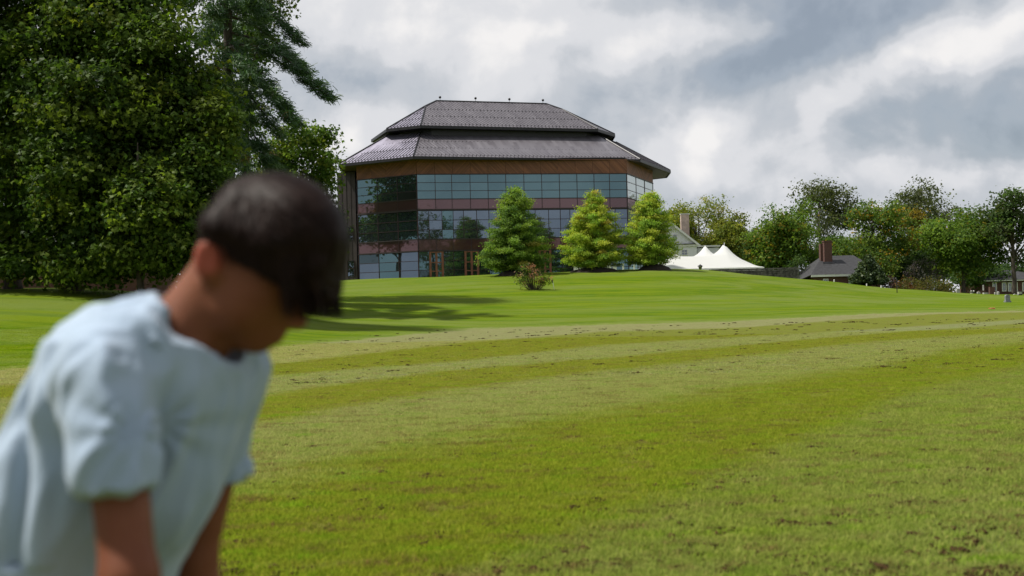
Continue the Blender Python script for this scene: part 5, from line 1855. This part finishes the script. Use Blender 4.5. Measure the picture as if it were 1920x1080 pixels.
# folds: ridged noise pulled long from the shoulders down, and creases at the near armpit
me = np_mesh('tshirt', V, Q, M['shirt'], True)
nr = np.empty(len(V) * 3, np.float32); me.vertices.foreach_get('normal', nr); nr = nr.reshape(-1, 3)
axd = np.array(pt(300, 620, 1.72) - pt(95, 1100, 1.72)); axd /= np.linalg.norm(axd)
disp = np.zeros(len(V))
arm0 = pt(275, 800, 1.56)
gv0, gv1 = pt(92, 690, 1.66), pt(75, 1010, 1.64)
for i, q in enumerate(V):
    al = q @ axd
    per = q - axd * al
    v_ = Vector((per[0] * 13, per[1] * 13, per[2] * 13)) + Vector(axd) * (al * 3.2)
    f = 1 - abs(mnoise.noise(v_)) * 2.1
    f2 = mnoise.noise(v_ * 2.3 + Vector((3.1, 7.7, 1.3)))
    r = np.linalg.norm(q - arm0)
    cr = math.sin(math.atan2(q[2] - arm0[2], q[0] - arm0[0]) * 9) * math.exp(-r / .10) * .6
    disp[i] = .0125 * (f - .45) + .004 * f2 + .008 * cr
    disp[i] += .0035 * (1 - abs(mnoise.noise(v_ * 2.1 + Vector((9.2, 1.1, 5.5)))) * 3)
    if nr[i][1] < .1:
        tz_ = (q[2] - gv1[2]) / (gv0[2] - gv1[2])
        if -.1 < tz_ < 1.15:
            gx_ = gv1[0] + (gv0[0] - gv1[0]) * tz_ + .006 * math.sin(tz_ * 5)
            disp[i] += -.020 * math.exp(-((q[0] - gx_) / .012) ** 2) * min(1, (1.15 - tz_) * 3) + .008 * math.exp(-((q[0] - gx_ - .03) / .015) ** 2)
V2 = V + nr * disp[:, None]
me.vertices.foreach_set('co', V2.astype(np.float32).ravel()); me.update()
tee = link('tshirt', me, person)
# ribbed collar: a band of the cloth all round the neck opening
V, Q = cb.mesh(2)
col_o = link('collar', np_mesh('collar', V, Q, M['shirt'], True), None); col_o.parent = tee

# ---- shorts and shoes
so_ = Vol((-1.0, 1.45, .30), (-.36, 2.02, .90), .007)
so_.cone(pt(60, 1100, 1.68), pt(60, 1100, 1.80), .128, .128, .05)
for hi, kn in ((hiN, knN), (hiF, knF)):
    so_.cone(hi, hi + (kn - hi) * .8, .098, .088, .03)
for hi, kn in ((hiN, knN), (hiF, knF)):
    d_ = (kn - hi) / np.linalg.norm(kn - hi)
    cut_below(so_, hi + (kn - hi) * .8, kn, .12, hi + (kn - hi) * .78, d_)
V, Q = so_.mesh(3)
link('shorts', np_mesh('shorts', V, Q, mat('navy_cloth', (0.03, 0.035, 0.05), .9), True), person)
for an in (anN, anF):
    s_ = Vol(an - np.array((.10, .08, .1)), an + np.array((.22, .08, .06)), .006)
    s_.cone(an + np.array((-.035, 0, -.04)), an + np.array((.06, 0, -.048)), .045, .042, .02)
    s_.cone(an + np.array((.06, 0, -.05)), an + np.array((.14, 0, -.055)), .043, .036, .02)
    s_.cone(an, an + np.array((-.015, 0, -.05)), .042, .046, .02)
    s_.half((0, 0, .002), (0, 0, -1)); s_.half(an + np.array((0, 0, .015)), (0, 0, 1))
    V, Q = s_.mesh(2)
    link('shoe', np_mesh('shoe', V, Q, M['white_paint'], True), person)

# ---- hair: a thick cap of hair with loose locks falling over the brow
m, t, p, out = new_mat('hair')
gp = t.new('ShaderNodeNewGeometry').outputs['Position']
st = t.noise(t.vm('MULTIPLY', gp, (60, 160, 60)), 1.0, 3, .6)
t.put(p.inputs['Base Color'], t.mix(st, (0.005, 0.0028, 0.0026), (0.024, 0.010, 0.007)))
p.inputs['Roughness'].default_value = .55
p.inputs['Specular IOR Level'].default_value = .12
p.inputs['Sheen Weight'].default_value = .02
p.inputs['Sheen Tint'].default_value = (0.5, 0.22, 0.16, 1)
M['hair'] = m
ha_ = Vol(hp(360, 640, -150), hp(690, 290, 150), .005)
ha_.ell(hp(510, 428), (110 * PX, 100 * PX, 104 * PX), .02)
ha_.ell(hp(460, 410), (56 * PX, 88 * PX, 66 * PX), .02)
ha_.cone(hp(568, 425, -50), hp(568, 425, 50), .052, .052, .04)
ha_.cone(hp(592, 445, -52), hp(592, 445, 52), .036, .036, .03)
for w_ in (-64, -32, 0, 32, 64):
    sh_ = abs(w_) * .25
    ha_.cone(hp(600 - sh_, 465, w_), hp(622 - sh_, 546 - abs(w_) * .2 + 9 * math.sin(w_), w_), .038, .014, .022)
    for q_ in range(4):
        wq, lq = w_ + (q_ - 1.5) * 9, 12 * math.sin(w_ * 3.1 + q_ * 2.3)
        ha_.cone(hp(612 - sh_ - q_ * 9, 520, wq), hp(628 - sh_ - q_ * 13, 570 + lq - abs(w_) * .2, wq), .012, .004, .006)
    ha_.cone(hp(565 - sh_, 485, w_), hp(578 - sh_, 546 - abs(w_) * .25, w_), .034, .015, .022)
for s_ in (-1, 1):
    ha_.cone(hp(475, 450, s_ * 74), hp(472, 498, s_ * 80), .030, .010, .02)
    ha_.cone(hp(520, 470, s_ * 74), hp(530, 526, s_ * 76), .034, .014, .03)
    ha_.cone(hp(425, 440, s_ * 70), hp(405, 462, s_ * 66), .030, .012, .03)
ha_.cone(hp(405, 462, -30), hp(405, 462, 30), .020, .020, .02)
for s_ in (-1, 1):
    ha_.cone(hp(404, 505, s_ * 66), hp(404, 505, s_ * 130), .036, .044, .008, sub=True)
    ha_.cone(hp(440, 552, s_ * 60), hp(446, 556, s_ * 130), .044, .050, .008, sub=True)
    ha_.cone(hp(505, 580, s_ * 60), hp(505, 580, s_ * 130), .040, .046, .008, sub=True)
V, Q = ha_.mesh(3)
me = np_mesh('hair', V, Q, M['hair'], True)
nr = np.empty(len(V) * 3, np.float32); me.vertices.foreach_get('normal', nr); nr = nr.reshape(-1, 3)
whorl = hp(455, 335, 0)
kd = KDTree(len(V))
for i, q in enumerate(V): kd.insert(Vector(q), i)
kd.balance()
disp = np.zeros(len(V))
for i, q in enumerate(V):
    d = q - whorl
    ang = math.atan2(d[1], d[0] + .25 * d[2])
    disp[i] = .0035 * mnoise.noise(Vector((ang * 11, np.linalg.norm(d) * 7, 1.7))) + .002 * mnoise.noise(Vector((ang * 31, np.linalg.norm(d) * 12, 4.2)))
me.vertices.foreach_set('co', (V + nr * disp[:, None]).astype(np.float32).ravel()); me.update()
hair = link('hair', me, person)
rs = np.random.default_rng(77)
SV, SF = [], []
for _ in range(2600):
    i = rs.integers(len(V))
    q = Vector(V[i]) + Vector(nr[i]) * .001
    if (np.linalg.norm(np.array(q) - whorl)) < .02: continue
    ptsS = [q]
    L = rs.uniform(.03, .075); stp = .008
    dirp = None
    lift = rs.uniform(.0005, .004)
    for _k in range(int(L / stp)):
        co, j, dist = kd.find(ptsS[-1])
        n_j = Vector(nr[j])
        rad = (ptsS[-1] - Vector(whorl))
        flow = rad - n_j * rad.dot(n_j)
        flow = flow.normalized() + Vector((0, 0, -.35))
        if n_j.z < -.35: flow = Vector((.06, 0, -1))
        flow.normalize()
        nx = ptsS[-1] + flow * stp
        if n_j.z >= -.35:
            co, j, dist = kd.find(nx)
            nx = co + Vector(nr[j]) * lift
        if (nx - co).length > .012 and nx.x < hp(545, 560)[0]: break
        ptsS.append(nx)
        if nx.z < at(620, 592, YH).z: break
    if len(ptsS) < 3: continue
    b0 = len(SV)
    for k_, q in enumerate(ptsS):
        tg = (ptsS[min(k_ + 1, len(ptsS) - 1)] - ptsS[max(k_ - 1, 0)]).normalized()
        co, j, dist = kd.find(q)
        sd_ = tg.cross(Vector(nr[j])).normalized()
        wd = .0016 * (1 - k_ / (len(ptsS) - 1)) ** .6 + .0002
        SV += [tuple(q - sd_ * wd), tuple(q + sd_ * wd)]
    for k_ in range(len(ptsS) - 1): SF.append((b0 + 2 * k_, b0 + 2 * k_ + 1, b0 + 2 * k_ + 3, b0 + 2 * k_ + 2))
lk = link('hair_lock', np_mesh('hair_lock', SV, SF, M['hair'], True)); lk.parent = hair
tag(lk, kind='stuff')
# eyes under the lowered lids
for s_ in (-1, 1):
    k = MB(); c = Vector(hp(532, 557, s_ * 36)); r = .0118
    k.lathe([(r * math.sin(a), -r * math.cos(a)) for a in np.linspace(.12, math.pi - .12, 9)], c, 14)
    k.build('eye', M['white_paint'], person, True)

# ------------------------------------------------------------------ turf blades and clods on the near field
m, t, p, out = new_mat('grass_blade')
t.n.remove(p)
gp = t.new('ShaderNodeNewGeometry').outputs['Position']
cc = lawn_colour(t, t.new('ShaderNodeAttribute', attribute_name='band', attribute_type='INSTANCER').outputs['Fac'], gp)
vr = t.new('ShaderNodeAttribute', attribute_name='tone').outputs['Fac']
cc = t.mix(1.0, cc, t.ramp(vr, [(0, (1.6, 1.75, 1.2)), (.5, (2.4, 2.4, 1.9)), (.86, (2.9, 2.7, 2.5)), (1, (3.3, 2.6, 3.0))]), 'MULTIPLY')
d_ = t.new('ShaderNodeBsdfDiffuse'); t.put(d_.inputs[0], cc)
tr = t.new('ShaderNodeBsdfTranslucent'); t.put(tr.inputs[0], cc)
mx = t.new('ShaderNodeMixShader'); mx.inputs[0].default_value = .5
t.l.new(d_.outputs[0], mx.inputs[1]); t.l.new(tr.outputs[0], mx.inputs[2]); t.l.new(mx.outputs[0], out.inputs[0])
M['blade'] = m
rs = np.random.default_rng(3)
nb = 90
a = rs.random(nb) * 2 * math.pi; rr = .17 * rs.random(nb) ** .5
bx, by = rr * np.cos(a), rr * np.sin(a)
hh = .019 * (.5 + rs.random(nb)); wd = .0026 * (.7 + .6 * rs.random(nb))
ya = rs.random(nb) * 2 * math.pi; le_ = .2 + 1.2 * rs.random(nb)
sx, sy = np.cos(ya) * wd, np.sin(ya) * wd
lx, ly = -np.sin(ya) * hh * le_, np.cos(ya) * hh * le_
V = np.stack([np.c_[bx - sx, by - sy, 0 * hh - .004], np.c_[bx + sx, by + sy, 0 * hh - .004], np.c_[bx + sx * .8 + lx * .35, by + sy * .8 + ly * .35, hh * .6], np.c_[bx - sx * .8 + lx * .35, by - sy * .8 + ly * .35, hh * .6],
              np.c_[bx + lx, by + ly, hh * .98], np.c_[bx + lx, by + ly, hh]], 1).reshape(-1, 3)
o_ = np.arange(nb)[:, None] * 6
Fq = np.concatenate([o_ + np.array([0, 1, 2, 3]), o_ + np.array([3, 2, 4, 5])])
tm = np_mesh('grass_tuft', V, Fq, M['blade'], False, attr={'tone': np.repeat(rs.random(nb), 6)})
tuft = link('grass_tuft', tm)
tuft.location = (.6, 9.0, zg(.6, 9.0))
tag(tuft, 'patch of mown grass blades in the near field', 'grass', kind='stuff')
N = 72000
yy = (1.5 ** 2 + rs.random(N) * (44.0 ** 2 - 1.5 ** 2)) ** .5
yy = np.where(rs.random(N) < .5, 1.5 + (yy - 1.5) * .42, yy)
xx = (rs.random(N) - .5) * 1.1 * yy + (rs.random(N) - .5) * 4.5
zz = zg_np(xx, yy)
tg_ = bpy.data.meshes.new('grass')
tg_.vertices.add(N); tg_.vertices.foreach_set('co', np.c_[xx, yy, zz].astype(np.float32).ravel())
a_ = tg_.attributes.new('band', 'FLOAT', 'POINT'); a_.data.foreach_set('value', band_np(xx, yy, zz).astype(np.float32))
go = link('grass', tg_)
tag(go, 'short mown grass of the near field', 'grass', kind='stuff')
ng = bpy.data.node_groups.new('turf', 'GeometryNodeTree')
ng.interface.new_socket('Geometry', in_out='INPUT', socket_type='NodeSocketGeometry')
ng.interface.new_socket('Geometry', in_out='OUTPUT', socket_type='NodeSocketGeometry')
gi, gout = ng.nodes.new('NodeGroupInput'), ng.nodes.new('NodeGroupOutput')
ip = ng.nodes.new('GeometryNodeInstanceOnPoints'); ob = ng.nodes.new('GeometryNodeObjectInfo')
ob.inputs[0].default_value = tuft; ob.inputs['As Instance'].default_value = True
rv = ng.nodes.new('FunctionNodeRandomValue'); rv.data_type = 'FLOAT_VECTOR'
rv.inputs[0].default_value = (-.08, -.08, 0); rv.inputs[1].default_value = (.08, .08, 6.283)
rsn = ng.nodes.new('FunctionNodeRandomValue'); rsn.data_type = 'FLOAT'
rsn.inputs[2].default_value, rsn.inputs[3].default_value = .7, 1.35
rsn.inputs['Seed'].default_value = 4
ng.links.new(gi.outputs[0], ip.inputs['Points']); ng.links.new(ob.outputs['Geometry'], ip.inputs['Instance'])
ng.links.new(rv.outputs[0], ip.inputs['Rotation']); ng.links.new(rsn.outputs[1], ip.inputs['Scale'])
ng.links.new(ip.outputs[0], gout.inputs[0])
md = go.modifiers.new('turf', 'NODES'); md.node_group = ng

# clods of soil and dry thatch thrown up across the field
m_ = mat('soil_clod', (0.058, 0.032, 0.014), .95, var=.35, scale=30, spec=.05)
V, Fq = [], []
ico = bmesh.new(); bmesh.ops.create_icosphere(ico, subdivisions=1, radius=1.0)
iv = np.array([v.co for v in ico.verts]); it = np.array([[v.index for v in f.verts] for f in ico.faces]); ico.free()
cnt = 0
while cnt < 1500:
    Y = 4.5 + 62 * rs.random() ** 1.9
    x = (rs.random() - .45) * .95 * Y
    if band_np(np.array([x]), np.array([Y]), np.array([0.0]))[0] < .02 or Y > 72: continue
    n = rs.integers(2, 16) if rs.random() < .55 else 1
    spr_ = rs.uniform(.03, .16)
    cnt += 1
    for _ in range(n):
        cx_, cy_ = x + rs.normal() * spr_ * 1.3, Y + rs.normal() * spr_ * .7
        s_ = (.006 + .017 * rs.random() ** 2.5) * (1 + Y / 60)
        q = iv * s_ * np.array([2.0, 1.2, .55]) * (1 + .4 * rs.normal(size=(len(iv), 1)))
        an_ = rs.random() * 6.28; q = q @ np.array([[math.cos(an_), math.sin(an_), 0], [-math.sin(an_), math.cos(an_), 0], [0, 0, 1]])
        V.append(q + np.array([cx_, cy_, zg(cx_, cy_) + .010])); Fq.append(it + 12 * 0 + len(iv) * (len(V) - 1))
tag(link('soil_clods', np_mesh('soil_clods', np.concatenate(V), np.concatenate(Fq), m_, False)), 'dark crumbs of soil scattered over the mown bands', 'soil', kind='stuff')
